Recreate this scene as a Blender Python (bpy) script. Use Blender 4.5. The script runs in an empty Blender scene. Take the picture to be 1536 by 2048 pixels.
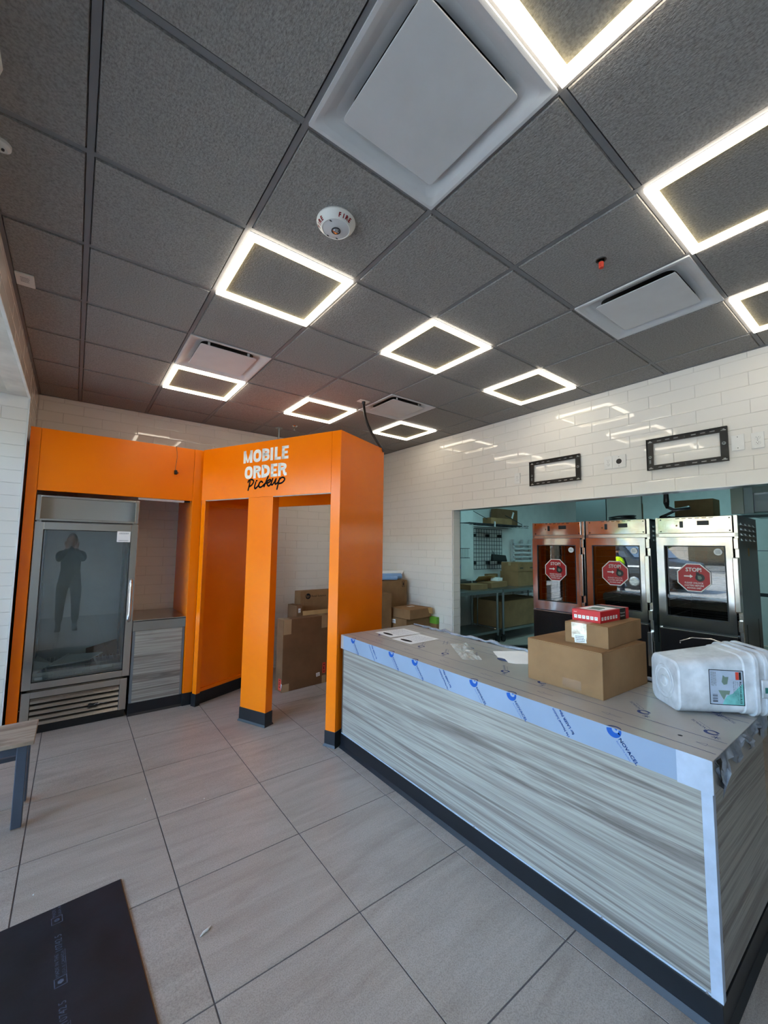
import bpy, bmesh, math, random
from mathutils import Vector, Matrix
random.seed(7)
R = math.radians
SC = bpy.context.scene
COL = SC.collection

# ------------------------------------------------------------------ camera, world, sun, exposure
H = 3.103                                        # ceiling height
cam = bpy.data.cameras.new('camera'); camo = bpy.data.objects.new('camera', cam); COL.objects.link(camo)
cr, cd, cf = (Vector((0.79724528, -0.60352293, 0.01265042)), Vector((0.06141103, 0.06023986, -0.99629305)),
              Vector((0.60052364, 0.79506681, 0.08508891)))
mw = Matrix((( cr.x, -cd.x, -cf.x, 0.0405), (cr.y, -cd.y, -cf.y, -1.2408), (cr.z, -cd.z, -cf.z, 1.608), (0, 0, 0, 1)))
camo.matrix_world = mw
cam.sensor_fit = 'VERTICAL'; cam.sensor_height = 24.0; cam.lens = 817.306 / 2048 * 24.0
cam.clip_start = 0.02; cam.clip_end = 400
SC.camera = camo

world = bpy.data.worlds.new('sky'); SC.world = world; world.use_nodes = True
wn = world.node_tree.nodes; wl = world.node_tree.links
sky = wn.new('ShaderNodeTexSky'); sky.sky_type = 'NISHITA'; sky.sun_disc = False
sky.sun_elevation = R(48); sky.sun_rotation = R(40)
bg = wn['Background']; bg.inputs['Strength'].default_value = 2.0
wl.new(sky.outputs[0], bg.inputs[0])
sun = bpy.data.lights.new('sun', 'SUN'); sun.energy = 18.0; sun.angle = R(0.6); sun.color = (1, .965, .91)
suno = bpy.data.objects.new('sun', sun); COL.objects.link(suno)
suno.rotation_euler = Vector((-0.45, -0.62, -0.95)).to_track_quat('-Z', 'Y').to_euler()
vs = SC.view_settings
SC.display_settings.display_device = 'sRGB'
vs.view_transform = 'Standard'; vs.look = 'None'; vs.gamma = 1.0; vs.exposure = 0.62; vs.use_curve_mapping = False
SC.cycles.max_bounces = 8; SC.cycles.diffuse_bounces = 4; SC.cycles.glossy_bounces = 4
SC.cycles.transparent_max_bounces = 12; SC.cycles.sample_clamp_indirect = 6.0
SC.cycles.use_denoising = True

# ------------------------------------------------------------------ materials
def lin(c):
    return tuple(((v / 255) / 12.92 if v / 255 <= .04045 else ((v / 255 + .055) / 1.055) ** 2.4) for v in c)

class N:                                          # tiny node helper
    def __init__(s, name):
        s.m = bpy.data.materials.new(name); s.m.use_nodes = True
        s.t = s.m.node_tree; s.n = s.t.nodes; s.b = s.n['Principled BSDF']; s.out = s.n['Material Output']
    def node(s, typ, **kw):
        x = s.n.new(typ)
        for k, v in kw.items():
            if k in x.inputs: x.inputs[k].default_value = v
            else: setattr(x, k, v)
        return x
    def link(s, a, b): s.t.links.new(a, b)
    def coord(s, scale=(1, 1, 1), rnd=False, rot=(0, 0, 0)):
        tc = s.node('ShaderNodeTexCoord'); mp = s.node('ShaderNodeMapping')
        mp.inputs['Scale'].default_value = scale; mp.inputs['Rotation'].default_value = rot
        if rnd:
            oi = s.node('ShaderNodeObjectInfo'); ad = s.node('ShaderNodeVectorMath', operation='MULTIPLY_ADD')
            s.link(tc.outputs['Object'], ad.inputs[0]); ad.inputs[1].default_value = (1, 1, 1)
            cb = s.node('ShaderNodeCombineXYZ'); mu = s.node('ShaderNodeMath', operation='MULTIPLY'); mu.inputs[1].default_value = 37.0
            s.link(oi.outputs['Random'], mu.inputs[0])
            for i in range(3): s.link(mu.outputs[0], cb.inputs[i])
            s.link(cb.outputs[0], ad.inputs[2]); s.link(ad.outputs[0], mp.inputs[0])
        else: s.link(tc.outputs['Object'], mp.inputs[0])
        return mp.outputs[0]
    def noise(s, vec, scale, detail=4, rough=.55, dist=0.0):
        x = s.node('ShaderNodeTexNoise', Scale=scale, Detail=detail, Roughness=rough, Distortion=dist)
        s.link(vec, x.inputs['Vector']); return x.outputs['Fac']
    def ramp(s, fac, stops):
        x = s.node('ShaderNodeValToRGB'); e = x.color_ramp.elements
        while len(e) < len(stops): e.new(.5)
        for i, (p, c) in enumerate(stops): e[i].position = p; e[i].color = (*lin(c), 1)
        s.link(fac, x.inputs[0]); return x.outputs[0]
    def bump(s, fac, strength=.3, dist=.002):
        x = s.node('ShaderNodeBump', Strength=strength, Distance=dist)
        s.link(fac, x.inputs['Height']); s.link(x.outputs[0], s.b.inputs['Normal']); return x
    def base(s, c, rough=.5, metal=0.0, spec=.5):
        s.b.inputs['Base Color'].default_value = (*lin(c), 1); s.b.inputs['Roughness'].default_value = rough
        s.b.inputs['Metallic'].default_value = metal; s.b.inputs['Specular IOR Level'].default_value = spec
        s.m.diffuse_color = (*lin(c), 1); return s

def plain(name, c, rough=.5, metal=0, spec=.5, var=.06, scale=6, bump=0, bscale=60):
    n = N(name).base(c, rough, metal, spec)
    if var:
        v = n.coord(rnd=True)
        a = tuple(max(0, x * (1 - var)) for x in c); b = tuple(min(255, x * (1 + var)) for x in c)
        n.link(n.ramp(n.noise(v, scale), [(.3, a), (.7, b)]), n.b.inputs['Base Color'])
        if bump: n.bump(n.noise(v, bscale, 3), bump, .0015)
    return n.m

def emit(name, c, st):
    n = N(name).base(c, .4)
    n.b.inputs['Emission Color'].default_value = (*lin(c), 1); n.b.inputs['Emission Strength'].default_value = st
    return n.m

M = {}
# ceiling boards: fissured mineral fibre
n = N('ceiling_board').base((136, 134, 133), .95, 0, .1); v = n.coord(rnd=True)
n.link(n.ramp(n.noise(v, 120, 3), [(.3, (128, 126, 124)), (.62, (157, 154, 151))]), n.b.inputs['Base Color'])
v2 = n.coord((1, .55, 1), rnd=True); n.bump(n.noise(v2, 130, 3, .6), .9, .004); M['board'] = n.m
M['tee'] = plain('ceiling_grid_metal', (122, 122, 124), .5, 0, .3, .02)
# porcelain floor tile
n = N('floor_porcelain').base((160, 153, 148), .34, 0, .5)
v = n.coord((1, 1, 1), rnd=True); vs_ = n.coord((.8, 5.0, 1), rnd=True, rot=(0, 0, R(-12)))
c1 = n.ramp(n.noise(vs_, 2.2, 6, .6, .8), [(.28, (164, 152, 142)), (.5, (178, 167, 157)), (.75, (190, 180, 170))])
c2 = n.ramp(n.noise(v, 220, 2), [(.3, (205, 203, 200)), (.6, (255, 255, 255))])
mx = n.node('ShaderNodeMix', data_type='RGBA', blend_type='MULTIPLY'); mx.inputs[0].default_value = .8
n.link(c1, mx.inputs[6]); n.link(c2, mx.inputs[7])
vv = n.coord((.7, 4.2, 1), rnd=True, rot=(0, 0, R(-20)))
vein = n.ramp(n.noise(vv, 1.6, 5, .6, 1.6), [(.492, (0, 0, 0)), (.5, (255, 255, 255)), (.508, (0, 0, 0))])
msk = n.ramp(n.noise(v, 3.0, 2), [(.5, (0, 0, 0)), (.62, (110, 110, 110))])
mm = n.node('ShaderNodeMix', data_type='RGBA', blend_type='MULTIPLY'); mm.inputs[0].default_value = 1
n.link(vein, mm.inputs[6]); n.link(msk, mm.inputs[7])
m3 = n.node('ShaderNodeMix', data_type='RGBA'); n.link(mm.outputs[2], m3.inputs[0]); n.link(mx.outputs[2], m3.inputs[6])
m3.inputs[7].default_value = (*lin((215, 210, 205)), 1); n.link(m3.outputs[2], n.b.inputs['Base Color'])
n.bump(n.noise(v, 160, 3), .08, .001); M['floor'] = n.m
M['grout_dark'] = plain('floor_grout', (98, 94, 96), .9, 0, .2)
# glazed wall tile
n = N('glazed_wall_tile').base((232, 229, 222), .04, 0, .5); v = n.coord(rnd=True)
n.bump(n.noise(v, 5, 1), .07, .004); M['tile'] = n.m
M['grout'] = plain('wall_grout', (212, 208, 201), .9, 0, .2)
M['white_wall'] = plain('white_wall_panel', (222, 224, 222), .35, 0, .4, .02)
M['plaster'] = plain('painted_plaster', (200, 196, 190), .8, 0, .3, .03)
M['tan_wall'] = plain('painted_tan_wall', (150, 134, 116), .8, 0, .3, .03)
M['white_trim'] = plain('white_edge_trim', (228, 228, 226), .4)
# orange painted metal
n = N('orange_paint').base((255, 126, 0), .22, 0, .35); v = n.coord()
n.bump(n.noise(v, 420, 2), .06, .0006)
n.link(n.ramp(n.noise(v, 2.0, 2), [(.3, (252, 122, 0)), (.7, (255, 130, 0))]), n.b.inputs['Base Color']); M['orange'] = n.m
M['raw_edge'] = plain('unpainted_edge', (196, 176, 160), .6)
M['black_rubber'] = plain('black_rubber_cove', (19, 22, 28), .38, 0, .5, .1)
# stainless
def steel(name, c, rough, stretch=(1, 1, 90), amt=.12, wavy=0.0):
    n = N(name).base(c, rough, 1.0); v = n.coord(stretch)
    f = n.noise(v, 8, 3)
    mr = n.node('ShaderNodeMapRange'); mr.inputs['To Min'].default_value = max(.03, rough - amt); mr.inputs['To Max'].default_value = rough + amt
    n.link(f, mr.inputs[0]); n.link(mr.outputs[0], n.b.inputs['Roughness'])
    if wavy:
        w = n.coord(rnd=True); n.bump(n.noise(w, 3.2, 1), wavy, .02)
    else: n.bump(f, .012, .0004)
    return n.m
M['steel'] = steel('brushed_stainless', (200, 195, 188), .24, (1, 1, 160), .05)
M['steel_v'] = steel('brushed_stainless_upright', (196, 192, 186), .20, (160, 160, 1), .05)
M['mirror_steel'] = steel('polished_stainless', (205, 202, 200), .13, (1, 90, 1), .05, .35)
M['chrome'] = plain('chrome', (215, 215, 218), .12, 1.0, .5, 0)
M['zinc'] = steel('galvanised_sheet', (150, 158, 160), .35)
M['dark_steel'] = plain('dark_grey_steel', (66, 70, 76), .4, .6)
M['grey_enamel'] = plain('grey_enamel', (112, 118, 122), .35, .2, .5, .03)
M['brown_steel'] = plain('dark_lower_door', (40, 36, 36), .25, .6, .5, .05)
M['black'] = plain('black_plastic', (16, 16, 17), .45, 0, .5, .1)
M['black_metal'] = plain('black_powder_coat', (20, 20, 22), .4, 0, .5, .1)
M['white'] = plain('white_plastic', (226, 226, 222), .4, 0, .5, .02)
M['offwhite'] = plain('white_enamel', (206, 208, 210), .42, 0, .5, .02)
M['paper'] = plain('paper', (248, 248, 246), .8, 0, .2, .02)
M['ink'] = plain('black_ink', (24, 24, 26), .7, 0, .2, 0)
M['grey_ink'] = plain('grey_ink', (120, 122, 126), .7, 0, .2, 0)
M['pale_ink'] = plain('pale_grey_print', (176, 178, 182), .7, 0, .2, 0)
M['white_ink'] = plain('white_vinyl', (240, 238, 232), .5, 0, .3, 0)
M['red'] = plain('red_card', (196, 26, 34), .35, 0, .5, .03)
M['sign_red'] = plain('red_sign_vinyl', (176, 30, 34), .4, 0, .4, .03)
M['label_red'] = plain('orange_red_label', (222, 74, 54), .6)
M['fire_red'] = plain('red_print', (150, 28, 34), .6, 0, .3, 0)
M['green'] = plain('green_label', (110, 170, 50), .6)
M['dark_green'] = plain('dark_green_print', (40, 105, 95), .6)
M['teal_print'] = plain('teal_print', (120, 190, 185), .6, 0, .3, .25, 9)
M['grey_print'] = plain('grey_green_print', (112, 130, 116), .6)
M['blue_ink'] = plain('blue_ink', (22, 84, 168), .5, 0, .3, 0)
M['navy_ink'] = plain('navy_ink', (50, 66, 120), .5, 0, .3, 0)
M['blue_film'] = plain('blue_protective_film', (142, 158, 180), .3, 0, .5, .03, 3)
M['pale_film'] = plain('pale_protective_film', (176, 186, 202), .35, 0, .5, .05, 14)
n = N('film_covered_steel').base((176, 169, 161), .30, .15); v = n.coord()
n.link(n.ramp(n.noise(v, 3, 3), [(.3, (168, 161, 153)), (.7, (182, 176, 168))]), n.b.inputs['Base Color'])
n.bump(n.noise(v, 14, 2), .08, .004); M['film_top'] = n.m
M['torn_film'] = plain('crumpled_film', (150, 156, 166), .28, .25, .5, .2, 18)
M['blue_paper'] = plain('blueprint_paper', (134, 172, 216), .6, 0, .3, .04)
M['rubber_mat'] = plain('black_rubber_mat', (24, 27, 35), .5, 0, .4, .22, 7, .35, 30)
M['mat_edge'] = plain('brown_mat_edge', (120, 84, 52), .8)
M['mat_print'] = plain('faded_grey_print', (78, 86, 104), .7, 0, .3, .2, 40)
M['bucket'] = plain('worn_white_plastic', (200, 202, 206), .45, 0, .4, .14, 9, .25, 40)
M['leg_blue'] = plain('grey_blue_painted_leg', (82, 92, 108), .4, .2)
# cardboard
def card(name, c):
    n = N(name).base(c, .85, 0, .2); v = n.coord((1, 1, 1), rnd=True)
    a = tuple(x * .92 for x in c); b = tuple(min(255, x * 1.06) for x in c)
    n.link(n.ramp(n.noise(v, 5, 5), [(.3, a), (.7, b)]), n.b.inputs['Base Color'])
    n.bump(n.noise(n.coord((1, 1, 30), rnd=True), 20, 2), .12, .001); return n.m
M['card'] = card('brown_cardboard', (148, 114, 80))
M['card2'] = card('dull_brown_cardboard', (138, 108, 76))
M['card_pale'] = card('pale_cardboard', (186, 152, 104))
M['card_dark'] = card('dark_brown_cardboard', (122, 92, 66))
M['tape'] = plain('packing_tape', (176, 150, 116), .18, 0, .6, .05)
M['tape_brown'] = plain('brown_tape', (140, 108, 78), .2, 0, .6, .06)
M['clear_tape'] = plain('shiny_clear_tape', (206, 196, 178), .16, .2, .6, .25, 30)
# grey wood-grain laminate; grain runs along local y (main) or x
def wood(name, stretch, dark, mid, light):
    n = N(name).base(mid, .42, 0, .4)
    f = n.noise(n.coord(stretch), 1.5, 7, .62, .9)
    c1 = n.ramp(f, [(.30, dark), (.42, mid), (.5, light), (.56, mid), (.63, dark), (.72, light)])
    g = n.ramp(n.noise(n.coord(tuple(k * (3 if k < 3 else 5) for k in stretch)), 3, 3), [(.3, (205, 203, 200)), (.6, (255, 255, 255))])
    mx = n.node('ShaderNodeMix', data_type='RGBA', blend_type='MULTIPLY'); mx.inputs[0].default_value = .7
    n.link(c1, mx.inputs[6]); n.link(g, mx.inputs[7]); n.link(mx.outputs[2], n.b.inputs['Base Color'])
    return n.m
GD, GM, GL = (114, 105, 98), (146, 139, 131), (174, 170, 160)
M['wood_front'] = wood('grey_wood_laminate', (1, .22, 10), GD, GM, GL)
M['wood_end'] = wood('grey_wood_laminate_end', (.22, 1, 10), GD, GM, GL)
M['bench_wood'] = wood('brown_bench_laminate', (.9, 8, 1), (128, 106, 90), (160, 140, 122), (178, 160, 142))
# thin glass (transparent + fresnel reflection)
def glass(name, tint, refl=.04, rough=0.0, gain=1.0):
    m = bpy.data.materials.new(name); m.use_nodes = True; t = m.node_tree; t.nodes.clear()
    o = t.nodes.new('ShaderNodeOutputMaterial'); mx = t.nodes.new('ShaderNodeMixShader')
    tr = t.nodes.new('ShaderNodeBsdfTransparent'); tr.inputs[0].default_value = (*tint, 1)
    gl = t.nodes.new('ShaderNodeBsdfGlossy'); gl.inputs['Roughness'].default_value = rough; gl.inputs['Color'].default_value = (1, 1, 1, 1)
    fr = t.nodes.new('ShaderNodeFresnel'); fr.inputs[0].default_value = 1.5
    mu = t.nodes.new('ShaderNodeMath'); mu.operation = 'MULTIPLY'; mu.use_clamp = True; mu.inputs[1].default_value = gain
    t.links.new(fr.outputs[0], mu.inputs[0]); t.links.new(mu.outputs[0], mx.inputs[0])
    t.links.new(tr.outputs[0], mx.inputs[1]); t.links.new(gl.outputs[0], mx.inputs[2]); t.links.new(mx.outputs[0], o.inputs[0])
    return m
M['window_glass'] = glass('window_glass', (.93, .96, .95), gain=1.6)
M['cooler_glass'] = glass('cooler_door_glass', (.90, 1.0, 1.0), gain=3.5)
M['oven_glass'] = glass('cabinet_door_glass', (.45, .42, .40), gain=3.2)
n = N('clear_plastic_bag').base((226, 222, 212), .25, 0, .5); n.b.inputs['Alpha'].default_value = .38; M['clear_bag'] = n.m
M['led'] = emit('led_diffuser', (255, 243, 222), 8.5)
M['led_lip'] = emit('cream_light_lip', (255, 238, 190), 2.0)
M['kitchen_lamp'] = emit('kitchen_lamp_panel', (175, 238, 244), 9.0)  # added fill glow that gives the kitchen its cool cyan cast
# outside
M['asphalt'] = plain('parking_lot', (150, 148, 142), .9, 0, .2, .08, 1)
n = N('brick_facade').base((150, 96, 76), .9); bk = n.node('ShaderNodeTexBrick', Scale=6.0)
bk.inputs['Color1'].default_value = (*lin((160, 100, 78)), 1); bk.inputs['Color2'].default_value = (*lin((128, 80, 64)), 1); bk.inputs['Mortar'].default_value = (*lin((180, 170, 160)), 1)
n.link(n.coord(rot=(R(90), 0, R(90))), bk.inputs['Vector']); n.link(bk.outputs[0], n.b.inputs['Base Color']); M['brick'] = n.m
M['stucco'] = plain('tan_stucco', (196, 168, 120), .9)
M['van_paint'] = plain('dark_van_paint', (40, 48, 52), .45, 0, .4, .02)
M['dark_glass'] = plain('dark_vehicle_glass', (22, 28, 32), .06, 0, .8, 0)
M['tyre'] = plain('tyre_rubber', (22, 22, 22), .8)
M['hivis'] = plain('hi_vis_fabric', (205, 240, 20), .7, 0, .2, .05)
M['skin'] = plain('skin', (196, 148, 120), .6, 0, .3, .03)
M['cloth_dark'] = plain('dark_clothing', (44, 46, 54), .9, 0, .1, .08)
M['hair'] = plain('dark_hair', (36, 26, 20), .7)
M['leaf'] = plain('green_leaves', (64, 96, 44), .8, 0, .2, .3, 12)
M['bark'] = plain('bark', (84, 66, 50), .9)

# ------------------------------------------------------------------ geometry helpers
class B:
    def __init__(s): s.v = []; s.f = []; s.mi = []
    def quad(s, *p, mi=0):
        k = len(s.v); s.v += [tuple(q) for q in p]; s.f.append(tuple(range(k, k + len(p)))); s.mi.append(mi); return s
    def mesh(s, vs, fs, mi=0):
        k = len(s.v); s.v += [tuple(q) for q in vs]
        for f in fs: s.f.append(tuple(i + k for i in f)); s.mi.append(mi)
        return s
    def box(s, x0, x1, y0, y1, z0, z1, mi=0):
        return s.mesh([(x0,y0,z0),(x1,y0,z0),(x1,y1,z0),(x0,y1,z0),(x0,y0,z1),(x1,y0,z1),(x1,y1,z1),(x0,y1,z1)],
                      [(0,3,2,1),(4,5,6,7),(0,1,5,4),(1,2,6,5),(2,3,7,6),(3,0,4,7)], mi)
    def obox(s, c, size, rz=0, rx=0, ry=0, mi=0):
        m = Matrix.Translation(c) @ Matrix.Rotation(rz,4,'Z') @ Matrix.Rotation(ry,4,'Y') @ Matrix.Rotation(rx,4,'X')
        a, b, d = (k / 2 for k in size)
        p = [m @ Vector(q) for q in ((-a,-b,-d),(a,-b,-d),(a,b,-d),(-a,b,-d),(-a,-b,d),(a,-b,d),(a,b,d),(-a,b,d))]
        return s.mesh(p, [(0,3,2,1),(4,5,6,7),(0,1,5,4),(1,2,6,5),(2,3,7,6),(3,0,4,7)], mi)
    def hull(s, lo, hi, mi=0):                    # two same-length loops bridged and capped
        k = len(lo); fs = [tuple(reversed(range(k))), tuple(range(k, 2*k))]
        fs += [(i, (i+1) % k, k + (i+1) % k, k + i) for i in range(k)]
        return s.mesh(list(lo) + list(hi), fs, mi)
    def cyl(s, p0, p1, r0, r1=None, k=12, caps=True, mi=0):
        p0, p1 = Vector(p0), Vector(p1); r1 = r0 if r1 is None else r1
        q = (p1 - p0).to_track_quat('Z', 'Y'); lo, hi = [], []
        for i in range(k):
            d = q @ Vector((math.cos(2*math.pi*i/k), math.sin(2*math.pi*i/k), 0)); lo.append(p0 + d*r0); hi.append(p1 + d*r1)
        fs = [(i, (i+1) % k, k + (i+1) % k, k + i) for i in range(k)]
        if caps: fs += [tuple(reversed(range(k))), tuple(range(k, 2*k))]
        return s.mesh(lo + hi, fs, mi)
    def tube(s, pts, r, k=8, mi=0):
        pts = [Vector(p) for p in pts]; rings = []; up = None
        for i, p in enumerate(pts):
            t = (pts[min(i+1, len(pts)-1)] - pts[max(i-1, 0)]).normalized()
            if up is None: up = t.orthogonal().normalized()
            up = (up - t * up.dot(t)).normalized(); w = t.cross(up)
            rr = r[i] if isinstance(r, (list, tuple)) else r
            rings.append([p + (up*math.cos(a) + w*math.sin(a))*rr for a in (2*math.pi*j/k for j in range(k))])
        vs = [q for g in rings for q in g]; fs = []
        for i in range(len(pts)-1):
            for j in range(k): fs.append((i*k+j, i*k+(j+1) % k, (i+1)*k+(j+1) % k, (i+1)*k+j))
        fs += [tuple(reversed(range(k))), tuple(range((len(pts)-1)*k, len(pts)*k))]
        return s.mesh(vs, fs, mi)
    def lathe(s, prof, c, k=28, flip=1, mi=0):    # profile (r, z) around vertical axis at c
        vs, fs = [], []
        for r, z in prof:
            for j in range(k):
                a = 2*math.pi*j/k; vs.append((c[0]+r*math.cos(a), c[1]+r*math.sin(a), c[2]+z))
        for i in range(len(prof)-1):
            for j in range(k): fs.append((i*k+j, i*k+(j+1) % k, (i+1)*k+(j+1) % k, (i+1)*k+j))
        fs += [tuple(range(k)), tuple(range((len(prof)-1)*k, len(prof)*k))]
        return s.mesh(vs, fs, mi)

INV = {}
def put(o, parent=None):
    COL.objects.link(o)
    if parent is not None:
        o.parent = parent; INV[o.name] = INV[parent.name]
    else: INV[o.name] = Matrix.Identity(4)
    return o

def build(name, b, mats, parent=None, bevel=0, smooth=0, local=False):
    """one mesh object; vertices given in world space unless local"""
    me = bpy.data.meshes.new(name)
    vs = b.v
    if parent is not None and not local:
        inv = INV[parent.name]; vs = [tuple(inv @ Vector(p)) for p in b.v]
    me.from_pydata(vs, [], b.f)
    mats = mats if isinstance(mats, (list, tuple)) else [mats]
    for m in mats: me.materials.append(M[m] if isinstance(m, str) else m)
    if len(mats) > 1: me.polygons.foreach_set('material_index', b.mi)
    bm = bmesh.new(); bm.from_mesh(me)
    bmesh.ops.recalc_face_normals(bm, faces=bm.faces); bm.to_mesh(me); bm.free()
    if smooth:
        me.polygons.foreach_set('use_smooth', [True]*len(me.polygons)); me.set_sharp_from_angle(angle=R(smooth))
    o = bpy.data.objects.new(name, me); put(o, parent)
    if bevel:
        md = o.modifiers.new('edge', 'BEVEL'); md.width = bevel; md.segments = 2; md.limit_method = 'ANGLE'; md.angle_limit = R(40)
    return o

def flat(name, b, mats, parent=None, local=False):  # like build() but keeps windings
    return build(name, b, mats, parent, 0, 0, local)

def thing(name, label, cat, loc=(0,0,0), rz=0, group=None):
    o = bpy.data.objects.new(name, None); o.empty_display_size = .1
    o.location = loc; o.rotation_euler = (0,0,rz); COL.objects.link(o)
    INV[o.name] = (Matrix.Translation(loc) @ Matrix.Rotation(rz,4,'Z')).inverted()
    return tag(o, label, cat, group)
def tag(o, label=None, cat=None, group=None, kind=None):
    if label: o['label'] = label
    if cat: o['category'] = cat
    if group: o['group'] = group
    if kind: o['kind'] = kind
    return o
def struct(name, b, mat, **k): return tag(build(name, b, mat, **k), kind='structure')
def dup(root, loc, rz=None, label=None):
    r = root.copy(); COL.objects.link(r); r.location = loc
    if rz is not None: r.rotation_euler = (0,0,rz)
    if label: r['label'] = label
    INV[r.name] = (Matrix.Translation(loc) @ Matrix.Rotation(r.rotation_euler.z,4,'Z')).inverted()
    for ch in list(root.children):
        c = ch.copy(); COL.objects.link(c); c.parent = r; INV[c.name] = INV[r.name]
        for g in list(ch.children):
            d = g.copy(); COL.objects.link(d); d.parent = c; INV[d.name] = INV[r.name]
    return r

class Pl:                                          # a plane frame for print and lettering
    def __init__(s, o, u, v, ang=0):
        s.o = Vector(o); u = Vector(u).normalized(); v = Vector(v).normalized(); c, q = math.cos(R(ang)), math.sin(R(ang))
        s.u = u*c + v*q; s.v = v*c - u*q
    def __call__(s, x, y): return s.o + s.u*x + s.v*y

_tc = {}
def text_polys(t):
    if t in _tc: return _tc[t]
    cu = bpy.data.curves.new('lettering', 'FONT'); cu.body = t; cu.size = 1; cu.resolution_u = 2
    o = bpy.data.objects.new('lettering_source', cu); COL.objects.link(o)
    dg = bpy.context.evaluated_depsgraph_get(); me = bpy.data.meshes.new_from_object(o.evaluated_get(dg))
    r = ([(p.co.x, p.co.y) for p in me.vertices], [tuple(f.vertices) for f in me.polygons])
    bpy.data.objects.remove(o); bpy.data.curves.remove(cu); bpy.data.meshes.remove(me)
    _tc[t] = r; return r
def text(b, t, pl, size, x=0, y=0, width=None, bold=0, align='l'):
    vs, fs = text_polys(t)
    if not vs: return b
    x0 = min(p[0] for p in vs); x1 = max(p[0] for p in vs)
    sx = size if width is None else width / max(1e-6, (x1 - x0))
    off = {'l': 0, 'c': -(x1-x0)*sx/2, 'r': -(x1-x0)*sx}[align]
    for dx, dy in ([(0,0)] if not bold else [(-bold,0),(bold,0),(0,bold),(0,-bold)]):
        b.mesh([pl(x + off + (p[0]-x0)*sx + dx, y + p[1]*size + dy) for p in vs], fs)
    return b
def stroke(b, pl, pts, w, closed=False, round_=False):
    P = [Vector(p) for p in pts]; k = len(P); L, Rr = [], []
    for i, p in enumerate(P):
        a = P[(i-1) % k] if (closed or i) else None; c = P[(i+1) % k] if (closed or i < k-1) else None
        d0 = (p - a).normalized() if a is not None else None; d1 = (c - p).normalized() if c is not None else None
        d0 = d0 or d1; d1 = d1 or d0
        n0 = Vector((-d0.y, d0.x)); n1 = Vector((-d1.y, d1.x)); m = n0 + n1
        m = n0 if m.length < 1e-6 else m.normalized(); s = w/2 / max(.35, m.dot(n0))
        L.append(p + m*s); Rr.append(p - m*s)
    for i in range(k if closed else k-1):
        j = (i+1) % k; b.quad(pl(*Rr[i]), pl(*Rr[j]), pl(*L[j]), pl(*L[i]))
    if round_:
        for p in P: b.quad(*[pl(p.x + w/2*math.cos(t), p.y + w/2*math.sin(t)) for t in (math.pi*q/5 for q in range(10))])
    return b
def rect(b, pl, x0, x1, y0, y1, mi=0): return b.quad(pl(x0,y0), pl(x1,y0), pl(x1,y1), pl(x0,y1), mi=mi)
def disc(b, pl, x, y, r, k=20, mi=0): return b.quad(*[pl(x + r*math.cos(2*math.pi*i/k), y + r*math.sin(2*math.pi*i/k)) for i in range(k)], mi=mi)
def plate(b, pl, nrm, th, x0, x1, y0, y1, holes):  # sheet with real rectangular holes
    nrm = Vector(nrm)
    xs = sorted({x0, x1, *[h[0] for h in holes], *[h[1] for h in holes]}); ys = sorted({y0, y1, *[h[2] for h in holes], *[h[3] for h in holes]})
    def solid(i, j):
        if not (0 <= i < len(xs)-1 and 0 <= j < len(ys)-1): return False
        cx, cy = (xs[i]+xs[i+1])/2, (ys[j]+ys[j+1])/2
        return not any(h[0] < cx < h[1] and h[2] < cy < h[3] for h in holes)
    for i in range(len(xs)-1):
        for j in range(len(ys)-1):
            if not solid(i, j): continue
            c = [(xs[i],ys[j]),(xs[i+1],ys[j]),(xs[i+1],ys[j+1]),(xs[i],ys[j+1])]
            b.quad(*[pl(*p) + nrm*th for p in c]); b.quad(*[pl(*p) for p in reversed(c)])
            for (di, dj, a, e) in ((0,-1,0,1),(1,0,1,2),(0,1,2,3),(-1,0,3,0)):
                if not solid(i+di, j+dj): b.quad(pl(*c[a]), pl(*c[e]), pl(*c[e])+nrm*th, pl(*c[a])+nrm*th)
    return b
def blur_lines(b, pl, x0, x1, y0, y1, rows, h=.4):  # rows of illegible small print
    dy = (y1-y0)/rows; q = random.Random(3)
    for i in range(rows):
        x = x0
        while x < x1 - .004:
            w = (x1-x0)*q.uniform(.08,.22); e = min(x1, x+w); rect(b, pl, x, e, y0+dy*i, y0+dy*(i+h)); x = e + (x1-x0)*.03
    return b

# ------------------------------------------------------------------ room shell
XL, XR, YB, YF = -1.5, 3.98, 4.08, -3.4            # left glazing, serving-side wall, back wall, front wall
floor = struct('floor', B().box(-1.5, 9.6, -3.4, 4.08, -.1, -.0025), 'grout_dark')
T = .6125; GX, GY = .535, -.247                    # floor tile module and a grid corner
_tm = {}
def shared(name, key, make, mat):
    if (name, key) not in _tm:
        me = bpy.data.meshes.new(name); b = make(); me.from_pydata(b.v, [], b.f); me.materials.append(M[mat])
        bm = bmesh.new(); bm.from_mesh(me); bmesh.ops.recalc_face_normals(bm, faces=bm.faces); bm.to_mesh(me); bm.free(); _tm[(name, key)] = me
    return _tm[(name, key)]
def floor_tile_mesh(w, d):
    def f():
        e = .0015; return B().hull([(0,0,-.009),(w,0,-.009),(w,d,-.009),(0,d,-.009)], [(e,e,0),(w-e,e,0),(w-e,d-e,0),(e,d-e,0)])
    return f
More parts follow.
